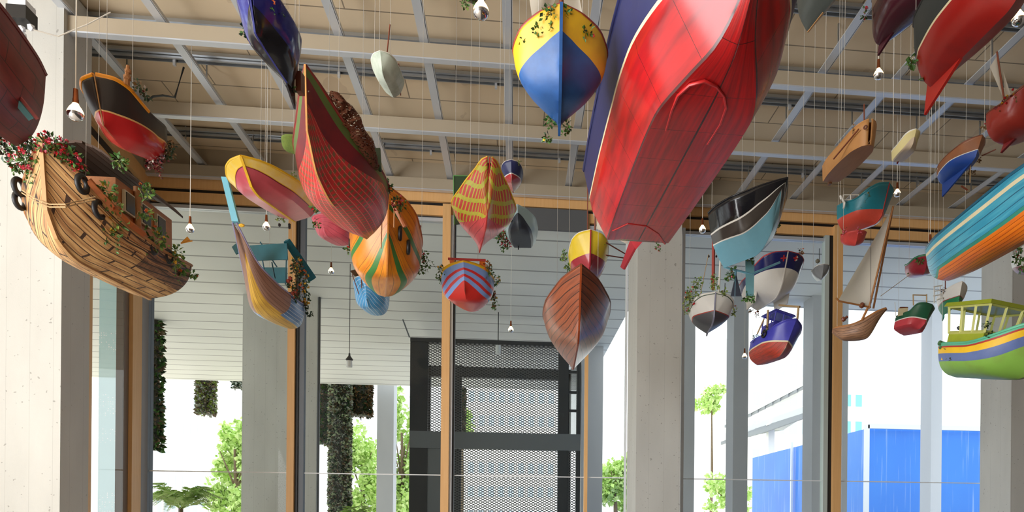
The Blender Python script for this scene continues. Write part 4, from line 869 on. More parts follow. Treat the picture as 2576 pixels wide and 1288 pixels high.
# -- long tailed boat with canopy
OCH = seams('ochre_planks', (206, 164, 62), (150, 104, 40), 6, .6, (120, 84, 40), .35, 0, 0, .05); TAN_ = seams('mauve_brown_planks', (160, 126, 110), (120, 88, 70), 8, .6, (96, 70, 60), .4, 0, 0, .08); BL2 = seams('blue_stripes', (88, 130, 180), (60, 90, 140), 9, .5, (214, 220, 226), .35, 0, 0, .12)
b = Boat('model_longtail_boat', 'ochre long-tail boat with tall sky blue prow post and teal canopy', (590, 560), (733, 826), 1.75, 3.62, .4, .215, hb=[(0, .6), (.15, .92), (.35, 1), (.6, .62), (.82, .26), (1, .07)], mid=ROUND, sheer=((0, 1.0), (.3, .8), (.7, 1.4), (1, 2.7)), keel=((0, 0), (.3, .0), (.6, .25), (1, 2.2)))
b.hull([(.3, OCH), (None, TAN_)], 60, 10, transom=BL2, patches=[(-1, .42, .22, 2, BL2)]); note(b, 'longtail'); b.deck(TAN_, .2); b.rim(paint((150, 150, 190), .4), .009)
pass
P0 = b.M@b.pt(1, 1, 1); P1 = at(566, 448, P0.y-.12); b.part('prow_post', paint((110, 190, 214), .35, .15), lambda bm: hexa(bm, [P0+Vector(v)*.028 for v in ((-1, -1, 0), (1, -1, 0), (1, 1, 0), (-1, 1, 0))]+[P1+Vector(v)*.024 for v in ((-1, -1, 0), (1, -1, 0), (1, 1, 0), (-1, 1, 0))]), world=True)
TEAL = grain('teal_planks', (30, 122, 140), (20, 86, 104), 5, (14, 1, 1), .45); Y = b.near(690, 690)
def canopy(bm, px, Y, dep):
    v = [at(x, y, Y) for x, y in px]; w = [p+Vector((dep*.15, dep, .02)) for p in v]; hexa(bm, v+w)
Yc_ = Y+.0
b.part('canopy', TEAL, lambda bm: plate(bm, [at(x, y, Yc_) for x, y in ((628, 618), (722, 612), (724, 653), (648, 656))], (0, 1, .2), .02), world=True, label='teal plank canopy side')
b.part('canopy_roof', TEAL, lambda bm: plate(bm, [at(716, 606, Yc_-.02), at(726, 603, Yc_-.02), at(793, 700, Yc_+.5), at(780, 708, Yc_+.5)], (.7, 0, .7), .03), world=True)
b.part('canopy', TEAL, lambda bm: plate(bm, [at(x, y, Yc_+.45) for x, y in ((655, 673), (722, 673), (722, 712), (690, 712))], (0, 1, .2), .02), world=True, label='rear teal plank side')
b.part('canopy_end', TEAL, lambda bm: plate(bm, [at(x, y, Yc_+.2) for x, y in ((584, 622), (596, 612), (606, 634), (594, 640))], (0, 1, 0), .02), world=True)
for a, c in (((655, 622), (668, 700)), ((722, 618), (718, 716)), ((654, 608), (697, 672)), ((684, 660), (692, 700))): b.wpole('canopy_post', at(*a, Yc_+.02), at(*c, Yc_+.15), .006, paint((60, 120, 140), .4))
b.plants([(748, 655, 10), (750, 678, 14), (762, 700, 16), (765, 730, 13), (740, 745, 10), (772, 760, 9), (735, 715, 8), (742, 668, 8), (780, 790, 5), (762, 762, 10)], [LD, LD, LDRY, FY, FO], size=.035, flowers=.22)
[b.part('fruit', paint((150, 60, 40), .5), lambda bm: ball(bm, at(x, y, b.near(x, y)), .022), world=True) for x, y in ((742, 733), (736, 738), (748, 740), (730, 700), (725, 707))]; b.cables((.1, .4)); b.part('bow_ribbon', FY, lambda bm: ball(bm, at(608, 567, P0.y), .018, sx=1.6), world=True)
# -- brown plank boat with cabin, left
PL = seams('split_bamboo', (214, 170, 112), (146, 98, 56), 9, .95, (66, 42, 26), .6, 3, 1.4, .12); PL2 = seams('split_bamboo_dark', (140, 96, 62), (86, 54, 34), 9, .9, (44, 28, 18), .55, 26, 3.5, .2)
b = Boat('model_houseboat', 'large bamboo-strip model ship with a thatched cabin, hanging at the left', (105, 345), (378, 750), 1.85, 3.7, .52, .4, hb=[(0, .95), (.2, 1), (.5, 1), (.72, .92), (.88, .62), (1, .02)], mid=DEEP, bow=[(0, 0), (.32, .16), (.6, .4), (.84, .7), (1, 1)], sheer=((0, .62), (.4, .52), (.72, .6), (.88, .95), (1, 1.5)), keel=((0, 0), (.7, 0), (.9, .15), (1, .5)), rb=.03)
b.hull([(.4, PL), (None, PL)], 56, 12, transom=PL2, patches=[(-1, .52, .42, .9, PL2)]); note(b, 'brown'); b.deck(WOODB, .15); b.rim(WOODB, .014); b.keelstrip(grain('stem_wood', (200, 158, 104), (170, 122, 72), 4, (1, 1, 1)), .03, .02, 0, 1); b.cables((.1, .9))
for k in range(5):
    for sd in (1, -1): b.part('rubbing_strip', WOODB if k % 2 else PL, lambda bm: tube(bm, [b.pt(.02+.93*i/24, .62+.07*k+.015*math.sin(i*.9+k), sd, .006) for i in range(25)], .007, 5))
LW_ = b.L
WIN = flat('dark_window', (40, 44, 46), .15)
cab = b.part('cabin', grain('cabin_wood', (190, 122, 62), (146, 86, 42), 5, (1, 12, 12), .5), lambda bm: box(bm, .05*LW_, .66*LW_, -.24, .24, .2, .72))
for sd in (1, -1):
    for k in range(3):
        x = (.16+.17*k)*LW_; w_ = b.part('cabin_window', flat('pale_window_trim', (196, 186, 160), .5), lambda bm: box(bm, x, x+.15, sd*.255-.012, sd*.255+.012, .48, .66), parent=cab)
        b.part('window_pane', WIN, lambda bm: box(bm, x+.015, x+.135, sd*.258-.016, sd*.258+.016, .495, .645), parent=cab)
    b.part('cabin_post', WOODB, lambda bm: tube(bm, [(.47*LW_, sd*.26, .36), (.47*LW_, sd*.26, .76)], .03, 8), parent=cab, smooth=60)
def roof(bm):
    n = 10
    for k in range(n):
        y0, y1 = -.32+.64*k/n, -.32+.64*(k+1)/n; z = lambda y: .76+.17*(1-(y/.32)**2)
        j = R.uniform(-.02, .02); hexa(bm, [(.0*LW_+j, y0, z(y0)), (.74*LW_+j, y0, z(y0)), (.74*LW_+j, y1-.004, z(y1)), (.0*LW_+j, y1-.004, z(y1)), (.0*LW_+j, y0, z(y0)+.02), (.74*LW_+j, y0, z(y0)+.02), (.74*LW_+j, y1-.004, z(y1)+.02), (.0*LW_+j, y1-.004, z(y1)+.02)])
b.part('cabin_roof', PL, roof, 'curved strip roof')
b.part('side_board', grain('orange_wood', (182, 98, 34), (146, 72, 26), 5, (1, 12, 12), .4), lambda bm: [tube(bm, [b.pt(t, .97, sd, .02)+Vector((0, 0, .02)) for t in (.6, .7, .8, .9)], .03, 4) for sd in (1,)])
for x, y in ((207, 463), (249, 527)): b.tyre(x, y, .058)
for x, y in ((385, 622), (424, 645)): b.tyre(x, y, .05)
for x, y in ((48, 470), (50, 505)): b.tyre(x, y, .055)
b.part('rope', ROPE, lambda bm: [tube(bm, [at(x, y+d, b.near(x, y, .8)-.06-.12*(60 < x < 200)) for x, y in ((55, 478), (90, 500), (125, 514), (165, 514), (200, 505), (240, 495))], .005, 5) for d in (0, 7)], world=True)
b.plants([(60, 395, 28), (90, 385, 26), (150, 375, 26), (125, 362, 22), (180, 400, 20), (200, 420, 14), (40, 410, 14), (95, 420, 18)], [LG, LD, LW, FR, FP_], size=.04, flowers=.22, name='flower_garland', dens=90)
b.plants([(270, 480, 22), (285, 520, 20), (290, 560, 22), (280, 585, 20), (262, 580, 18), (370, 480, 16), (370, 540, 14), (400, 600, 22), (430, 650, 22), (450, 680, 16), (445, 635, 16), (300, 405, 14), (485, 690, 8)], [LG, LY, LW, FY, FO], size=.04, flowers=.05)
b.part('bird_ornament', flat('orange_bill', (230, 160, 50), .5), lambda bm: (tube(bm, [at(455, 612, b.near(455, 640)), at(475, 600, b.near(455, 640))], [.004, .02], 6), tube(bm, [at(455, 612, b.near(455, 640)), at(484, 606, b.near(455, 640))], .006, 5)), world=True)
# -- black boat with orange rim and red bottom
BLK = paint((38, 30, 26), .45, .4); RB = paint((180, 34, 36), .2, .35, 4, (120, 40, 44))
b = Boat('model_fishing_boat', 'black boat with an orange rim and glossy red bottom, beside the left column', (238, 188), (396, 408), 1.3, 4.2, .36, .165, pitch=-13, hb=[(0, .55), (.2, .86), (.5, 1), (.8, .95), (.94, .65), (1, .05)], mid=[(0, 0), (.4, .1), (.75, .28), (.92, .6), (1, 1)], bow=[(0, 0), (.3, .2), (.6, .45), (.85, .72), (1, 1)], sheer=((0, .95), (.4, 1), (1, 1.75)), keel=((0, 0), (.6, 0), (1, .4)), rb=.03)
b.hull([(('z', lambda t: .5+.45*max(0, t-.35)), RB), (('z', lambda t: .54+.45*max(0, t-.35)), paint((214, 170, 110), .4, .2)), (None, BLK)], 44, 7); note(b, 'blackred'); b.deck(WOODB); b.rim(paint((232, 150, 24), .35, .2), .014, t0=.55); b.rim(BLK, .01, t1=.55); b.keelstrip(paint((160, 120, 80), .4), .008, .006, .8, 1); b.cables((.1, .97))
b.plants([(352, 215, 10), (365, 235, 10), (420, 365, 16), (425, 385, 14), (405, 330, 8)], [LD, LDRY, LDRY, FDR, FDR], size=.03, flowers=.02); b.plants([(385, 405, 12), (400, 415, 12), (375, 412, 8), (410, 400, 8)], [FDR, BLACK, LDRY, FDR, FWH], size=.03, name='dark_flowers')
b.part('figurehead', WOODB, lambda bm: (tube(bm, [at(322, 165, b.near(322, 210)), at(318, 215, b.near(322, 210))], [.01, .02], 7), ball(bm, at(322, 180, b.near(322, 210)), .022), ball(bm, at(320, 196, b.near(322, 210)), .026)), world=True)
# -- dark red boat at the left edge
b = Boat('model_houseboat', 'dark red plank boat with a teal window frame, cut off by the left edge', (-235, -160), (40, 365), 1.45, 4.0, .4, .2, hb=HB_F, mid=DEEP, sheer=((0, 1.3), (1, 1.4)), keel=((0, .1), (.3, 0), (1, .3)))
b.hull([(None, seams('dark_red_planks', (116, 32, 34), (80, 24, 28), 6, .6, (50, 16, 18), .4, 3, 0, .05))], 36, 24); note(b, 'leftred'); b.deck(BROWNP); b.rim(paint((110, 30, 30), .4), .014); b.cables((.1,))
Yw = b.near(40, 250, top=False)-.08
for a, c, r_ in (((-10, 193), (80, 300), .024), ((-10, 170), (95, 300), .012)): b.wpole('window_frame', at(*a, Yw), at(*c, Yw+.15), r_, paint((70, 130, 140) if r_ > .02 else (150, 44, 40), .4, .3), 4)
b.plants([(15, 300, 26), (40, 325, 24), (10, 340, 26), (60, 345, 16), (5, 375, 16), (25, 270, 18)], [LD, LG, LDRY, FR, FDR], size=.035, flowers=.2)
# -- navy boat, upper left
NV2 = paint((34, 34, 110), .12, .4, 4, (90, 110, 190)); BK2 = paint((30, 30, 36), .15, .4)
b = Boat('model_canoe', 'glossy navy and black canoe with greenery, hanging at the top left of centre', (622, -70), (737, 228), .8, 4.25, .2, .14, hb=[(0, 0), (.12, .45), (.3, .84), (.55, 1), (.75, .86), (.9, .52), (1, .1)], mid=DEEP, sheer=((0, 1.2), (.5, 1), (1, 1.5)), keel=((0, 0), (1, .2)))
b.hull([(.5, BK2), (None, NV2)], 44, 10); note(b, 'navy'); b.deck(BK2); b.rim(WHT, .004); b.keelstrip(NV2, .01, .01); b.cables((.06, .5)); b.fin(BK2, [(-.04, -.5), (.16, -.1), (.12, .5), (-.02, .8)], .012)
b.part('tiller_block', BROWNP, lambda bm: box(bm, -.06, .0, .015, .05, .0, .12))
for sd in (1, -1): b.part('coaming_line', paint((150, 70, 50), .3), lambda bm: tube(bm, [b.pt(.1+.05*k, .55, sd, .003) for k in range(10)], .003, 4))
b.plants([(634, 15, 16), (640, 45, 14), (622, 60, 10), (676, 12, 12), (705, 40, 14), (712, 60, 10), (650, 70, 10), (618, 85, 6), (735, 225, 5)], [LD, LG, LDRY, FO, FO], size=.03, flowers=.03)
# -- small pale green boat
b = Boat('model_dinghy', 'small pale green dinghy with two thin oars, hanging left of the top centre', (957, 128), (990, 243), .62, 4.85, .15, .095, hb=HB_F, mid=[(0, 0), (.3, .12), (.62, .3), (.82, .6), (1, 1)], smooth_sec=False)
b.hull([(None, paint((196, 206, 190), .5, .5, 8, (120, 140, 120)))], 28, 14, smooth=26); note(b, 'whitesm'); b.deck(WOODB); b.rim(WHT, .005); b.keelstrip(paint((120, 120, 100), .5), .008, .006); b.cables((.5, .9)); Y = b.near(975, 130); b.wpole('oar', at(981, 62, Y), at(974, 130, Y), .005, MAST); b.wpole('oar', at(1003, 160, Y+.2), at(1008, 240, Y+.4), .004, MAST)
# -- white boat with charcoal bottom and red mast
b = Boat('model_sailing_boat', 'white boat with charcoal bottom, red mast and trailing plants, right of the indoor column', (1800, 735), (1778, 838), .95, 3.7, .34, .23, hb=HB_F, mid=VEE, sheer=((0, .9), (.4, .9), (1, 1.5)), keel=((0, -.05), (.5, 0), (1, .35)))
b.hull([(('z', lambda t: .42+.2*t), paint((84, 84, 88), .4, .35)), (('z', lambda t: .46+.2*t), paint((176, 70, 60), .4, .2)), (.92, WHT), (.95, paint((60, 80, 60), .4)), (None, WHT)], 40, 5); note(b, 'whitegrey'); b.deck(WOODB); b.rim(WHT, .008); b.keelstrip(paint((150, 150, 170), .4), .014, .012); b.fin(paint((150, 150, 165), .4), [(-.02, -.22), (.25, 0), (.2, .2), (-.02, .3)], .014); Y = b.near(1800, 740)+.3
b.wpole('mast', at(1795, 602, Y), at(1794, 730, Y), .018, paint((160, 50, 34), .4, .3), 4); b.wpole('shroud', at(1782, 640, Y), at(1762, 740, Y), .004, ROPE); b.wpole('stay_post', at(1812, 655, Y-.1), at(1808, 740, Y-.1), .012, WHT)
b.part('pulley', BLACK, lambda bm: [ball(bm, at(x, 645, Y), .012, sz=1.4) for x in (1783, 1802)], world=True); b.plants([(1752, 712, 14), (1745, 735, 17), (1738, 755, 12), (1728, 775, 10), (1795, 715, 12), (1798, 700, 8), (1840, 770, 8), (1843, 785, 7), (1822, 735, 7), (1735, 745, 12)], MW, size=.03, flowers=.08); b.cables((.1,))
b.wpole('deck_lamp_post', at(1824, 712, Y), at(1823, 740, Y), .004, BLACK)
# -- black and pale blue racing hull
PB = paint((120, 178, 200), .25, .2); GLK = paint((26, 26, 30), .12, .2)
b = Boat('model_racing_boat', 'sleek black-topped hull with a pale blue bottom, right of the indoor column', (1981, 447), (1822, 672), .3, 4.05, .46, .3, hb=[(0, .75), (.25, .95), (.5, 1), (.72, .72), (.9, .28), (1, 0)], mid=[(0, 0), (.3, .16), (.62, .36), (.8, .6), (1, 1)], bow=[(0, 0), (.25, .25), (.5, .5), (.75, .76), (1, 1)], sheer=((0, 1), (.5, 1), (1, 1.25)), keel=((0, 0), (.5, 0), (.8, .3), (1, 1.0)), smooth_sec=False)
b.hull([(lambda t: .52-.1*t, PB), (lambda t: .54-.1*t, WHT), (.72, paint((66, 60, 56), .2, .2)), (.75, WHT), (None, GLK)], 44, 5, transom=WHT, smooth=26); note(b, 'blackblue'); b.deck(WHT); b.rim(GLK, .008); b.keelstrip(PB, .01, .006); b.cables((.1, .97))
Y = b.near(1860, 680)
b.part('fin', paint((120, 176, 186), .4, .3), lambda bm: plate(bm, [at(1875, 655, Y), at(1898, 655, Y), at(1896, 745, Y), at(1876, 745, Y)], (.3, 1, 0), .015), world=True); b.part('fin', SLATE, lambda bm: plate(bm, [at(1851, 690, Y), at(1865, 745, Y), at(1838, 745, Y)], (0, 1, 0), .02), world=True); b.part('transom_frame', PB, lambda bm: [tube(bm, [at(x0, y0, Y), at(x1, y1, Y)], .012, 5) for x0, y0, x1, y1 in ((1820, 672, 1890, 690), (1850, 680, 1848, 745), (1890, 690, 1962, 660))], world=True)
b.plants([(1887, 640, 10), (1890, 655, 8), (1842, 685, 9), (1835, 695, 7), (1945, 570, 12), (1938, 578, 10), (1882, 745, 8), (1893, 748, 6)], MF, size=.035, flowers=.15)
# -- navy and white boat with bilge keels
b = Boat('model_motor_boat', 'navy-topped white boat with two bilge keels, below the pale blue racing hull', (1982, 632), (1905, 780), 1.25, 4.05, .36, .27, hb=[(0, .8), (.3, .97), (.6, 1), (.85, .85), (.96, .5), (1, 0)], mid=[(0, 0), (.3, .12), (.65, .3), (.85, .55), (1, 1)], bow=[(0, 0), (.25, .2), (.55, .45), (.8, .7), (1, 1)], sheer=((0, 1), (.4, .95), (1, 1.5)), keel=((0, 0), (.6, 0), (1, .45)))
b.hull([(('z', lambda t: .6+.35*t), WHT), (None, paint((26, 32, 96), .2, .2))], 40, 8, transom=WHT); note(b, 'navywhite'); b.deck(WOODB); b.rim(paint((176, 40, 44), .4), .008); b.keelstrip(WHT, .012, .01)
for sd in (1, -1): b.part('bilge_keel', WHT, lambda bm: plate(bm, [tuple(b.pt(t, .55, sd)+Vector((0, sd*0, dz))) for t, dz in ((.1, .0), (.55, .0), (.5, -.11), (.14, -.13))], (0, 1, .2*sd), .012))
def cross(bt, px, py, sz):
    Y = bt.near(px, py, top=False)
    # small white and red cross painted on the bow, lying on the hull skin
    p = None; best = None
    for side in (1, -1):
        for i in range(40, 101):
            for u in [.6+.02*k for k in range(20)]:
                q = bt.pt(i/100, u, side); x, y = proj(bt.M@q); e = (x-px)**2+(y-py)**2
                if best is None or e < best[0]: best = (e, i/100, u, side)
    _, t, u, side = best; c = bt.pt(t, u, side); a = (bt.pt(min(t+.03, 1), u, side)-c).normalized(); d = (bt.pt(t, min(u+.05, 1), side)-c).normalized(); n = a.cross(d).normalized(); 
    if n.y*side < 0: n = -n
    c += n*.006
    def f(bm, ang, w, l, off):
        for k in range(2):
            A = ang+k*math.pi/2; e1 = a*math.cos(A)+d*math.sin(A); e2 = -a*math.sin(A)+d*math.cos(A)
            plate(bm, [c+n*off+e1*l*sx+e2*w*sy for sx, sy in ((-1, -1), (1, -1), (1, 1), (-1, 1))], n, .003)
    bt.part('painted_cross', WHT, lambda bm: f(bm, math.pi/4, sz*.35, sz, 0)); bt.part('painted_cross', paint((190, 40, 44), .4), lambda bm: f(bm, 0, sz*.2, sz*.9, .003))
cross(b, 1970, 649, .035); cross(b, 2002, 650, .03)
b.plants([(2015, 632, 7), (1903, 788, 6), (1890, 782, 4)], [LDRY, BLACK, LDRY, FO, FO], size=.025); b.tyre(2008, 668, .03); b.cables((.1, .9))
# -- blue and red cabin boat
BLV = paint((66, 66, 176), .35, .3); RRD = seams('worn_red_planks', (190, 62, 44), (130, 60, 44), 6, .8, (110, 50, 40), .5)
b = Boat('model_fishing_boat', 'blue fishing boat with a red bottom, small cabin and tyre, below the bilge-keel boat', (1992, 800), (1910, 918), .95, 3.4, .34, .17, hb=HB_F, mid=[(0, 0), (.4, .08), (.75, .22), (.95, .5), (1, 1)], sheer=((0, .95), (.45, .95), (.8, 1.25), (1, 1.6)), keel=((0, 0), (.7, .02), (1, .35)), roll=-12)
b.hull([(('z', lambda t: .45+.15*t), RRD), (('z', lambda t: .51+.15*t), CREAM), (None, BLV)], 36, 6); note(b, 'bluered'); b.deck(WOODB); b.rim(BLV, .008); b.keelstrip(CREAM, .008, .006)
b.wheelhouse(.12, .38, .1, .3, .38, .5, (BLV, BLV, BLV), 0, .008, .02, 2, .03, False); Y = b.near(1925, 840, top=False)
b.tyre(1922, 840, .035); b.plants([(1900, 845, 8), (1925, 825, 8), (1902, 860, 7)], [LD, LDRY, LDRY, FDR, FY], size=.02, flowers=.05)
b.wpole('gantry_post', at(2009, 770, Y-.2), at(2003, 830, Y-.2), .012, ROPE); b.wpole('gantry_beam', at(1960, 768, Y+.1), at(2012, 772, Y-.2), .012, ROPE); b.wpole('mast', at(1932, 780, Y), at(1930, 830, Y), .012, ROPE); b.wpole('mast', at(1980, 805, Y), at(1979, 820, Y), .006, ROPE); b.wpole('davit', at(1922, 802, Y-.1), at(1905, 840, Y-.1), .008, ROPE); b.cables((.1,))
# -- small grey boat
b = Boat('model_boat', 'tiny silver grey boat hanging just left of the right oak mullion', (2072, 664), (2056, 706), .4, 4.15, .16, .075, hb=HB_F, mid=VEE)
b.hull([(None, paint((130, 134, 138), .3, .4))], 20, 10); b.deck(WOODB); b.rim(WHT, .004); b.cables((.5,)); note(b, 'greysm'); Y = b.near(2058, 665); b.part('cabin', paint((120, 118, 104), .5), lambda bm: ball(bm, at(2057, 657, Y), .026), world=True); b.wpole('mast', at(2061, 625, Y), at(2061, 660, Y), .003, DARKM)
# -- tan wooden boat
TANW = grain('tan_plywood', (206, 152, 92), (176, 120, 66), 4, (1, 8, 1), .5)
b = Boat('model_boat', 'plain tan wooden boat with a flat bottom, hanging at the upper right', (2190, 300), (2090, 456), 1.5, 4.55, .19, .105, pitch=-9, hb=[(0, .7), (.25, .95), (.5, 1), (.8, .88), (.95, .5), (1, .08)], mid=[(0, 0), (.4, 0), (.86, 0), (.93, .45), (1, 1)], bow=[(0, 0), (.4, 0), (.86, .0), (.93, .45), (1, 1)], sheer=((0, 1.05), (.5, 1), (.8, 1.2), (1, 1.5)), keel=((0, 0), (1, 0)), rb=0, smooth_sec=False)
b.hull([(.5, grain('tan_plywood_bottom', (176, 124, 82), (150, 98, 60), 4, (1, 8, 1), .6)), (None, TANW)], 34, 5, transom=TANW, smooth=25); note(b, 'tan'); b.deck(TANW); b.rim(TANW, .006); b.cables(); Y = b.near(2175, 300); b.wpole('mast', at(2174, 262, Y), at(2174, 305, Y), .005, MAST); b.wpole('oar', at(2160, 325, Y), at(2097, 400, Y+.3), .006, MAST)
b.part('rudder', grain('dark_rudder', (130, 80, 44), (100, 60, 34)), lambda bm: box(bm, -.05, 0, -.012, .012, -.02, .14)); b.part('porthole', BROWNP, lambda bm: torus(bm, at(2177, 320, Y-.04), (.8, .5, 0), .012, .005), world=True); b.plants([(2148, 322, 7)], [LDRY, BLACK, LDRY, FO, FO], size=.02)
# -- cream boat
b = Boat('model_boat', 'tiny cream boat with a maroon rudder between the tan and the blue-bottomed boats', (2304, 325), (2259, 405), .52, 4.75, .12, .065, hb=HB_F, mid=[(0, 0), (.5, .02), (.86, .05), (.94, .5), (1, 1)])
b.hull([(.5, paint((206, 186, 160), .4, .2)), (None, paint((224, 210, 150), .4, .25))], 24, 6); note(b, 'cream'); b.deck(WHT); b.rim(WHT, .006); b.fin(paint((110, 20, 34), .4), [(-.05, -.25), (.03, -.1), (.02, .5), (-.05, .4)], .01); b.cables()
# -- brown and blue boat
b = Boat('model_sailing_boat', 'varnished brown boat with a bright blue bottom and deep keel, at the upper right', (2470, 340), (2372, 462), .95, 4.58, .2, .12, hb=[(0, .45), (.2, .8), (.5, 1), (.75, .84), (.9, .48), (1, 0)], mid=DEEP, sheer=((0, 1), (.4, 1), (1, 1.35)))
b.hull([(('z', lambda t: .5+.1*t), paint((34, 78, 168), .35, .3)), (('z', lambda t: .54+.1*t), WHT), (None, paint((150, 92, 54), .35, .4))], 34, 7); note(b, 'brownblue'); b.deck(WOODB); b.rim(BROWNP, .006); b.rim(WHT, .006, t1=.12, u=.9); b.cables()
b.fin(paint((34, 78, 168), .35, .3), [(.0, -.95), (.14, -.8), (.75, -.02), (.75, .03), (.0, .05)], .014, name='fin_keel'); b.fin(paint((214, 110, 80), .4), [(-.03, .05), (.1, -.05), (.1, .2), (-.03, .3)], .01)
b.plants([(2476, 320, 8), (2462, 400, 7), (2445, 430, 7)], [LDRY, LDRY, LDRY, FWH, FR], size=.022); Y = b.near(2470, 380); b.wpole('oar', at(2470, 392, Y), at(2505, 376, Y-.1), .005, MAST); b.wpole('rope_tail', at(2442, 400, Y), at(2440, 460, Y), .004, ROPE); b.wpole('float', at(2418, 468, Y), at(2434, 478, Y), .007, MAST)
# -- teal and red boat
TE = paint((34, 124, 140), .35, .2)
b = Boat('model_fishing_boat', 'teal boat with an orange red bottom and white railings, above the white-sailed dhow', (2236, 460), (2130, 587), .95, 4.28, .32, .175, hb=HB_F, mid=[(0, 0), (.4, .1), (.72, .26), (.93, .5), (1, 1)], sheer=((0, 1.1), (.5, 1), (.8, 1.3), (1, 1.6)))
b.hull([(('z', .5), paint((206, 76, 58), .35, .3)), (None, TE)], 34, 7); note(b, 'teal'); b.deck(WHT); b.rim(TE, .008); b.keelstrip(paint((190, 60, 50), .4), .01, .01); Y = b.near(2130, 500)
b.part('railing', WHT, lambda bm: [tube(bm, [at(*p, Y), at(*q, Y)], .006, 5) for p, q in (((2122, 490), (2160, 490)), ((2122, 490), (2122, 520)), ((2160, 490), (2160, 508)), ((2140, 490), (2140, 515)), ((2122, 503), (2150, 503)))], world=True); b.part('deck_chair', WHT, lambda bm: [tube(bm, [at(*p, Y-.02), at(*q, Y-.02)], .01, 5) for p, q in (((2114, 492), (2125, 512)), ((2125, 512), (2122, 524)), ((2114, 492), (2116, 502)))], world=True)
b.plants([(2183, 490, 8), (2178, 505, 8), (2122, 540, 8), (2126, 528, 6), (2160, 585, 5)], [LG, LY, LDRY, FY, FY], size=.025, flowers=.04); b.cables()
b = Boat('model_boat', 'small ragged red boat hanging directly under the teal boat', (2160, 578), (2135, 615), .4, 4.1, .14, .09, hb=HB_F, mid=ROUND); b.hull([(None, paint((206, 66, 60), .5, .5, 14))], 20, 10); b.deck(BROWNP); b.plants([(2125, 578, 6), (2160, 580, 6)], [FP_, LG, LDRY, FR, FP_], size=.02); b.cables((.5,)); note(b, 'smred')
# -- dhow with white sail
DH = seams('dhow_planks', (150, 112, 84), (100, 68, 46), 7, .8, (66, 44, 30), .5, 0, 0, .12)
b = Boat('model_dhow', 'brown plank dhow with one tall white triangular sail, at the right', (2227, 772), (2094, 836), .2, 3.38, .25, .085, hb=[(0, 0), (.15, .5), (.5, 1), (.8, .72), (1, .1)], mid=ROUND, sheer=((0, 1.05), (.4, .95), (1, 1.75)), keel=((0, .85), (.25, .42), (.65, .38), (1, 1.25)), roll=-10)
b.hull([(None, DH)], 40, 20); note(b, 'dhow'); b.deck(WOODB, .2); b.rim(WOODB, .008); Y = b.near(2190, 775); b.sail([at(2108, 757, Y-.05), at(2246, 521, Y-.1), at(2187, 770, Y)], SAILM, .07, label='white lateen sail'); b.wpole('mast', at(2190, 760, Y), at(2168, 806, Y+.03), .012, WOODB); b.wpole('yard', at(2247, 519, Y-.11), at(2186, 776, Y), .009, WOODB); b.wpole('yard', at(2243, 540, Y-.06), at(2197, 776, Y+.05), .009, WOODB)
b.wpole('boom', at(2103, 750, Y-.06), at(2112, 758, Y-.05), .008, WOODB); b.wpole('boom', at(2108, 757, Y-.05), at(2190, 773, Y), .008, WOODB); b.wpole('rigging_line', at(2215, 745, Y), at(2290, 690, Y+.2), .0025, ROPE); b.wpole('rigging_line', at(2191, 570, Y-.05), at(2190, 770, Y-.02), .0018, DARKM)
b.part('deck_house', BROWNP, lambda bm: [ball(bm, at(x, y, Y), r) for x, y, r in ((2122, 803, .025), (2168, 768, .03), (2130, 798, .015))], world=True); b.cables((.1, .9))
# -- cyan and orange canoe
CY = seams('cyan_planks', (44, 142, 174), (90, 180, 200), 9, .7, (24, 92, 120), .35, 0, 0, .1); ORS = seams('orange_planks', (236, 126, 28), (206, 84, 24), 14, .6, (150, 62, 20), .35, 0, 0, .12); GRT = paint((50, 140, 120), .4, .4)
b = Boat('model_canoe', 'long cyan and orange canoe reaching out of the right edge', (2740, 330), (2352, 694), 2.3, 3.72, .32, .22, hb=[(0, .25), (.06, .5), (.25, .85), (.5, 1), (.75, .85), (.92, .4), (1, 0)], mid=ROUND, sheer=((0, 1.0), (.4, 1), (1, 1.3)), keel=((0, .35), (.12, .05), (.3, 0), (.8, 0), (1, .3)), roll=8)
b.hull([(lambda t: min(.5, .1+t*2.2), ORS), (lambda t: min(.56, .2+t*2), GRT), (.86, CY), (.9, CREAM), (None, CY)], 56, 7); note(b, 'canoe'); b.deck(paint((34, 120, 140), .4)); b.rim(CY, .012); b.cables((.1, .5))
b.plants([(2560, 650, 10), (2575, 665, 12)], MF, size=.03)
# -- little red and green one behind the canoe tip
b = Boat('model_boat', 'little dark red boat with green plants at the far tip of the cyan canoe', (2335, 640), (2300, 698), .6, 4.05, .18, .11, hb=HB_F, mid=ROUND); b.hull([(None, paint((150, 34, 48), .35, .4))], 24, 12); note(b, 'smgreen'); b.deck(BROWNP); b.rim(paint((40, 110, 70), .4), .01); b.plants([(2298, 672, 9), (2290, 678, 7), (2315, 655, 8), (2350, 632, 8)], [LG, LD, LDRY, FR, FR], size=.025, flowers=.05); b.cables((.5,))
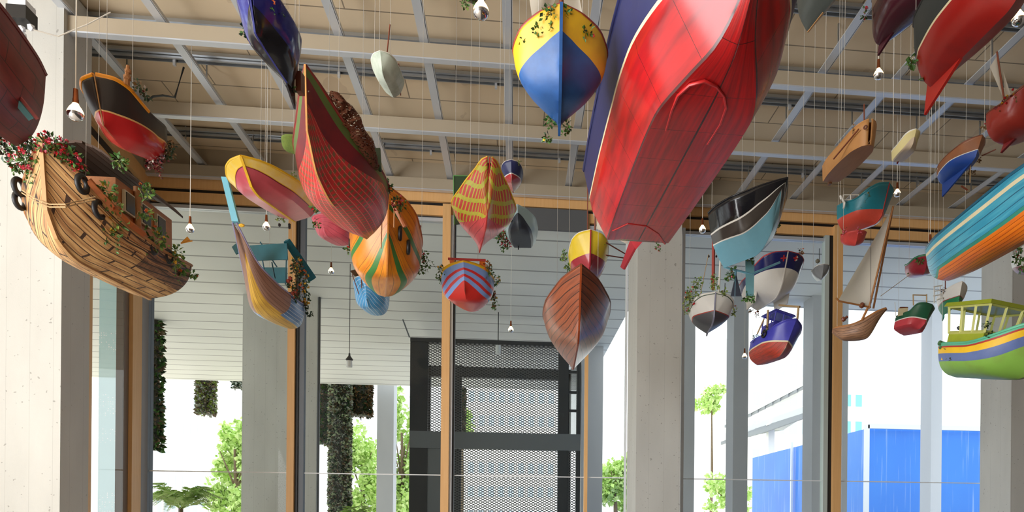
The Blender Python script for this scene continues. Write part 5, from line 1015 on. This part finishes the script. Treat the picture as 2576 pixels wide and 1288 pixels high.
# -- green and white boat
GNW = paint((30, 134, 82), .35, .25)
b = Boat('model_sailing_boat', 'white boat with a green bottom and rigging, under the tip of the cyan canoe', (2420, 708), (2372, 793), .75, 3.78, .24, .11, hb=[(0, .5), (.3, .9), (.55, 1), (.8, .7), (1, 0)], mid=VEE, sheer=((0, 1), (.5, 1), (1, 1.35)))
b.hull([(('z', .5), GNW), (('z', .54), MRED), (None, WHT)], 32, 7); note(b, 'grwhite'); b.deck(WOODB); b.rim(WHT, .006); b.fin(GRT, [(-.03, -.4), (.06, -.2), (.05, .3), (-.03, .3)], .012); Y = b.near(2370, 730); b.part('railing', WHT, lambda bm: [tube(bm, [at(*p, Y), at(*q, Y)], .006, 5) for p, q in (((2348, 722), (2370, 718)), ((2347, 745), (2372, 740)), ((2350, 722), (2350, 762)), ((2350, 733), (2380, 728)), ((2365, 718), (2365, 758)), ((2356, 755), (2380, 745)))], world=True); b.plants([(2375, 730, 7), (2378, 742, 6)], [LDRY, BLACK, LDRY, FDR, FDR], size=.02); b.cables((.1, .9)); b.wpole('mast', at(2378, 690, Y), at(2378, 735, Y), .005, MAST)
# -- green and red boat
b = Boat('model_fishing_boat', 'dark green boat with a rose red bottom, between the dhow and the lime cabin boat', (2339, 764), (2266, 838), .2, 3.45, .17, .11, hb=HB_F, mid=[(0, 0), (.5, .02), (.9, .08), (.95, .5), (1, 1)], sheer=((0, .9), (.5, .95), (.75, 1.4), (1, 1.5)), roll=-14)
b.hull([(('z', .5), paint((196, 66, 76), .35, .3)), (('z', .57), WHT), (None, paint((30, 86, 60), .35, .3))], 34, 6); note(b, 'grred'); b.deck(WOODB); b.rim(paint((30, 86, 60), .4), .006); Y = b.near(2290, 790); b.part('cabin', CREAM, lambda bm: hexa(bm, [at(2258, 796, Y+.05), at(2284, 790, Y+.05), at(2284, 790, Y+.15), at(2258, 796, Y+.15), at(2260, 776, Y+.05), at(2284, 774, Y+.05), at(2284, 774, Y+.15), at(2260, 776, Y+.15)]), world=True); b.part('cabin_roof', BROWNP, lambda bm: tube(bm, [at(2264, 775, Y+.08), at(2283, 775, Y+.08)], .012, 6), world=True)
b.part('gallows_frame', ROPE, lambda bm: [tube(bm, [at(*p, Y), at(*q, Y)], .006, 5) for p, q in (((2296, 742), (2332, 743)), ((2297, 742), (2298, 768)), ((2331, 740), (2331, 762)))], world=True); b.wpole('aerial', at(2251, 760, Y), at(2254, 800, Y), .003, WHT); b.cables((.1, .9))
# -- lime cabin boat
LIM = paint((128, 172, 70), .4, .5, 4, (120, 120, 60)); LIM2 = paint((150, 160, 40), .4, .35); BLS = paint((92, 110, 160), .4, .4)
b = Boat('model_fishing_boat', 'lime green fishing boat with striped sheer and a windowed wheelhouse, lower right edge', (2690, 800), (2408, 948), 1.55, 2.95, .44, .3, hb=[(0, .7), (.2, .9), (.5, 1), (.75, .86), (.92, .5), (1, 0)], mid=ROUND, sheer=((0, 1.0), (.35, .98), (1, 1.8)), keel=((0, .0), (.6, 0), (1, .4)), rs=.06, roll=-4)
b.hull([(.66, LIM), (.82, BLS), (.91, YEL), (.94, paint((170, 50, 40), .4)), (None, paint((90, 176, 140), .4, .3))], 50, 6, transom=LIM); note(b, 'lime'); b.deck(paint((90, 160, 130), .4)); b.rim(paint((90, 176, 140), .4), .012); b.cables((.05, .6))
wh = b.wheelhouse(.1, .5, .22, .14, .36, .58, (LIM2, paint((196, 196, 110), .4), LIM2), .16, .014, .035, 3, .03)
b.part('red_band', paint((160, 50, 40), .4), lambda bm: box(bm, .095, .505, -.225, .225, .24, .27), parent=wh); b.part('yellow_base', YEL, lambda bm: box(bm, .09, .51, -.23, .23, .12, .24), parent=wh)
b.part('name_lettering', flat('faded_dark_lettering', (50, 60, 96), .6), lambda bm: [tube(bm, [b.pt(t+.006*math.cos(k), .7+.04*(k % 2)+.01*math.sin(3*k), -1, .004), b.pt(t+.01, .76-.03*(k % 3)*.5, -1, .004), b.pt(t+.018, .7+.02*(k % 2), -1, .004)], .003, 4) for k, t in enumerate([.34+.022*i for i in range(12)])])
Y = b.near(2370, 890); b.part('stern_gallows', paint((70, 110, 70), .5, .4), lambda bm: [tube(bm, [at(*p, Y), at(*q, Y)], .022, 6) for p, q in (((2362, 862), (2410, 878)), ((2366, 872), (2400, 892)))], world=True); b.plants([(2385, 885, 9), (2390, 900, 8), (2480, 815, 8), (2490, 840, 9)], [LD, LG, LDRY, FWH, FWH], size=.025, flowers=.02)
b.part('nav_lamp', BLACK, lambda bm: ball(bm, at(2412, 825, Y+.1), .02), world=True)
# -- right edge bits
b = Boat('model_boat', 'white and red boat just peeping in at the right edge under the cyan canoe', (2640, 600), (2590, 690), .9, 4.1, .3, .2, hb=HB_F, mid=ROUND); b.hull([(('z', .4), paint((140, 50, 60), .4)), (None, WHT)], 30, 7); b.deck(WOODB); b.rim(WHT, .008); b.cables((.9,)); b.plants([(2562, 640, 9), (2568, 625, 8)], MF, size=.03); note(b, 'redge')
b = Boat('model_sailing_boat', 'red boat with small white sails and a red skeg, cut by the right edge', (2650, 205), (2525, 362), 1.0, 4.25, .26, .2, hb=HB_F, mid=ROUND)
b.hull([(None, paint((150, 46, 36), .3, .4))], 34, 18); note(b, 'redright'); b.deck(BROWNP); b.rim(BROWNP, .008); b.fin(paint((120, 30, 34), .35), [(-.05, -.35), (.3, -.02), (.25, .05), (.05, .1)], .02); Y = b.near(2520, 240)
b.sail([at(2508, 140, Y), at(2490, 168, Y), at(2523, 246, Y)], SAILM, .01); b.sail([at(2524, 180, Y+.05), at(2545, 245, Y), at(2528, 248, Y)], SAILM, .01); b.wpole('mast', at(2508, 130, Y-.01), at(2526, 250, Y-.01), .006, MAST); b.plants([(2535, 250, 12), (2520, 270, 12), (2505, 300, 12), (2500, 320, 10), (2550, 240, 12), (2515, 330, 8)], [LDRY, FDR, LDRY, FR, FY], size=.025, flowers=.25); b.cables((.1,))
# -- red and black one, top right
b = Boat('model_sailing_boat', 'black-topped boat with a big red bottom and red rudder, at the top right', (2650, -330), (2345, 218), 1.1, 4.15, .32, .21, hb=[(0, .55), (.12, .8), (.4, 1), (.7, .95), (.9, .6), (1, 0)], mid=DEEP, sheer=((0, 1.05), (.5, 1), (1, 1.35)))
b.hull([(('z', lambda t: .44+.1*t), paint((158, 30, 24), .3, .5, 3, (90, 24, 24))), (('z', lambda t: .47+.1*t), CREAM), (None, paint((44, 50, 50), .45, .4))], 44, 8, transom=paint((176, 34, 28), .3, .4, 3, (110, 26, 26))); note(b, 'redblk'); b.deck(BROWNP); b.rim(BLACK, .01); b.fin(paint((186, 42, 34), .35, .3), [(-.07, -.4), (.3, -.02), (.25, .04), (-.03, .35)], .016)
b.plants([(2335, 95, 22), (2355, 60, 20), (2372, 25, 20), (2310, 130, 12), (2325, 180, 9), (2290, 155, 8), (2385, 5, 14)], [LG, LG, LDRY, FY, FWH], size=.035, flowers=.05); b.cables((.1, .5))
# -- maroon hull
MAR = paint((74, 30, 40), .18, .3)
b = Boat('model_boat', 'glossy maroon hull with a small skeg, top right, left of the black and red one', (2420, -260), (2215, 112), .8, 4.74, .24, .155, hb=[(0, .4), (.12, .72), (.4, 1), (.75, .9), (1, 0)], mid=ROUND)
b.hull([(.8, MAR), (None, paint((140, 120, 104), .4, .4))], 36, 8); note(b, 'maroon'); b.deck(BROWNP); b.rim(MAR, .008); b.fin(MAR, [(-.03, -.25), (.2, -.02), (.15, .05), (-.01, .1)], .014); b.plants([(2178, 25, 5), (2174, 42, 4)], MF, size=.02, flowers=.6); b.cables((.1,))
# -- grey black boat
b = Boat('model_boat', 'charcoal boat with a pale keel line, top edge just right of the big red boat', (2140, -170), (2033, 78), .5, 4.75, .17, .095, hb=HB_F, mid=VEE); b.hull([(None, paint((62, 66, 62), .35, .5))], 30, 14, transom=WHT); note(b, 'greyblk'); b.deck(BROWNP); b.rim(WHT, .005); b.keelstrip(paint((200, 150, 90), .4), .01, .008, 0, .4); b.cables((.1,))
# -- greenery at the very top by the lamp
b = Boat('model_boat', 'stern of a dark boat with drooping leaves at the top edge beside the lamp', (1180, -140), (1196, 8), .6, 4.9, .2, .1, hb=HB_F, mid=ROUND); b.hull([(None, paint((70, 50, 40), .4))], 20, 8); b.deck(BROWNP); b.plants([(1172, 8, 9), (1196, 5, 10)], [LG, LY, LDRY, FY, FY], size=.025, flowers=.02); b.cables((.3,)); note(b, 'top')

# ------------------------------------------------------------------ lamps
GLOW = flat('warm_bulb_glass', (255, 214, 170), .2, 0, 2.2, (255, 205, 150))
def bulb(px, py, dia, label, Y=None):
    Y = Y or .092*FP/dia; p = at(px, py, Y); t = thing('pendant_bulb', label, 'lamp', p, 'mirror-tipped pendant bulbs'); r = .046
    t.pop('group') if 'group' in t else None
    def P(name, mat, fn, par=None):
        bm = B_(); fn(bm); o = obj(name, bm, mat, par or t, smooth=50); return o
    P('cord', CORD, lambda bm: tube(bm, [(0, 0, .14), (0, 0, 7.15-p.z)], .0035, 6))
    P('socket', COPPER, lambda bm: lathe(bm, [(0, .15), (.013, .148), (.015, .09), (.017, .085), (.017, .055), (0, .055)], n=14))
    g = P('bulb_glass', GLOW, lambda bm: lathe(bm, [(.015, .065), (.02, .05), (.034, .03), (.043, .01), (r, -.004)], n=22))
    P('mirror_cap', MIRROR, lambda bm: lathe(bm, [(r, -.004), (.044, -.018), (.036, -.032), (.022, -.042), (0, -.047)], n=22), g)
for a in ((190, 285, 35, 'mirror-tipped bulb on a cord in front of the left column'), (1210, 28, 40, 'mirror-tipped bulb at the top edge, largest at centre'), (2210, 188, 25, 'mirror-tipped bulb under the maroon hull'), (2562, 48, 35, 'mirror-tipped bulb in the top right corner'), (478, 577, 19, 'mirror-tipped bulb right of the bamboo ship'), (670, 571, 18, 'mirror-tipped bulb under the yellow and pink dinghy'), (833, 683, 14, 'small mirror-tipped bulb between long-tail boat and orange boat'), (1285, 830, 14, 'small mirror-tipped bulb on a long cord left of the brown lap-planked hull'), (1767, 578, 18, 'mirror-tipped bulb just right of the big red boat'), (2257, 487, 18, 'mirror-tipped bulb beside the teal boat'), (2340, 622, 21, 'mirror-tipped bulb hanging at the tip of the cyan canoe'), (1873, 897, 13, 'small mirror-tipped bulb left of the blue cabin boat')):
    bulb(*a)
# spotlight at top left
p = at(55, 40, 6.9); t = thing('ceiling_spotlight', 'black spotlight box with white lamps in the top left corner', 'lamp', p)
wpart('housing', lambda b: box(b, p.x-.085, p.x+.085, p.y-.08, p.y+.08, p.z-.07, p.z+.05), BLACK, t); wpart('mount_plate', lambda b: box(b, p.x-.075, p.x+.075, p.y-.07, p.y+.07, p.z+.05, p.z+.11), WH, t); wpart('stem', lambda b: tube(b, [(p.x, p.y, p.z+.11), (p.x, p.y, 7.15)], .012, 6), GALV, t)
for dx, dz in ((-.08, -.1), (0, -.12), (.08, -.1), (.01, -.18)): wpart('lamp_head', lambda b: ball(b, (p.x+dx, p.y, p.z+dz), .034), WH, t)
q = [Vector((p.x+.1, p.y, p.z-.12)), Vector((p.x+.25, p.y+.1, p.z-.1)), Vector((p.x+.45, p.y+.2, p.z+.1)), Vector((p.x+.6, p.y+.3, p.z+.3))]
wpart('cable', lambda b: tube(b, q, .006, 5), CORD, t)
# black conduit curling from the beam behind the black and red boat
q = [at(x, y, 9.0) for x, y in ((372, 252), (385, 243), (410, 240), (440, 245))]; b = B_(); tube(b, q+[Vector((q[-1].x+.1, 9.0, 7.12))], .012, 6); tag(obj('conduit', b, DARKM), 'black cable curling down beside the black and red boat', 'cable')
# faint nylon lines hanging free
for i, (x, y0) in enumerate(((1183, 400), (1113, 380), (560, 560), (1240, 560), (1690, 560), (1960, 520), (2010, 480), (1660, 300), (2300, 640), (1350, 480))):
    pass
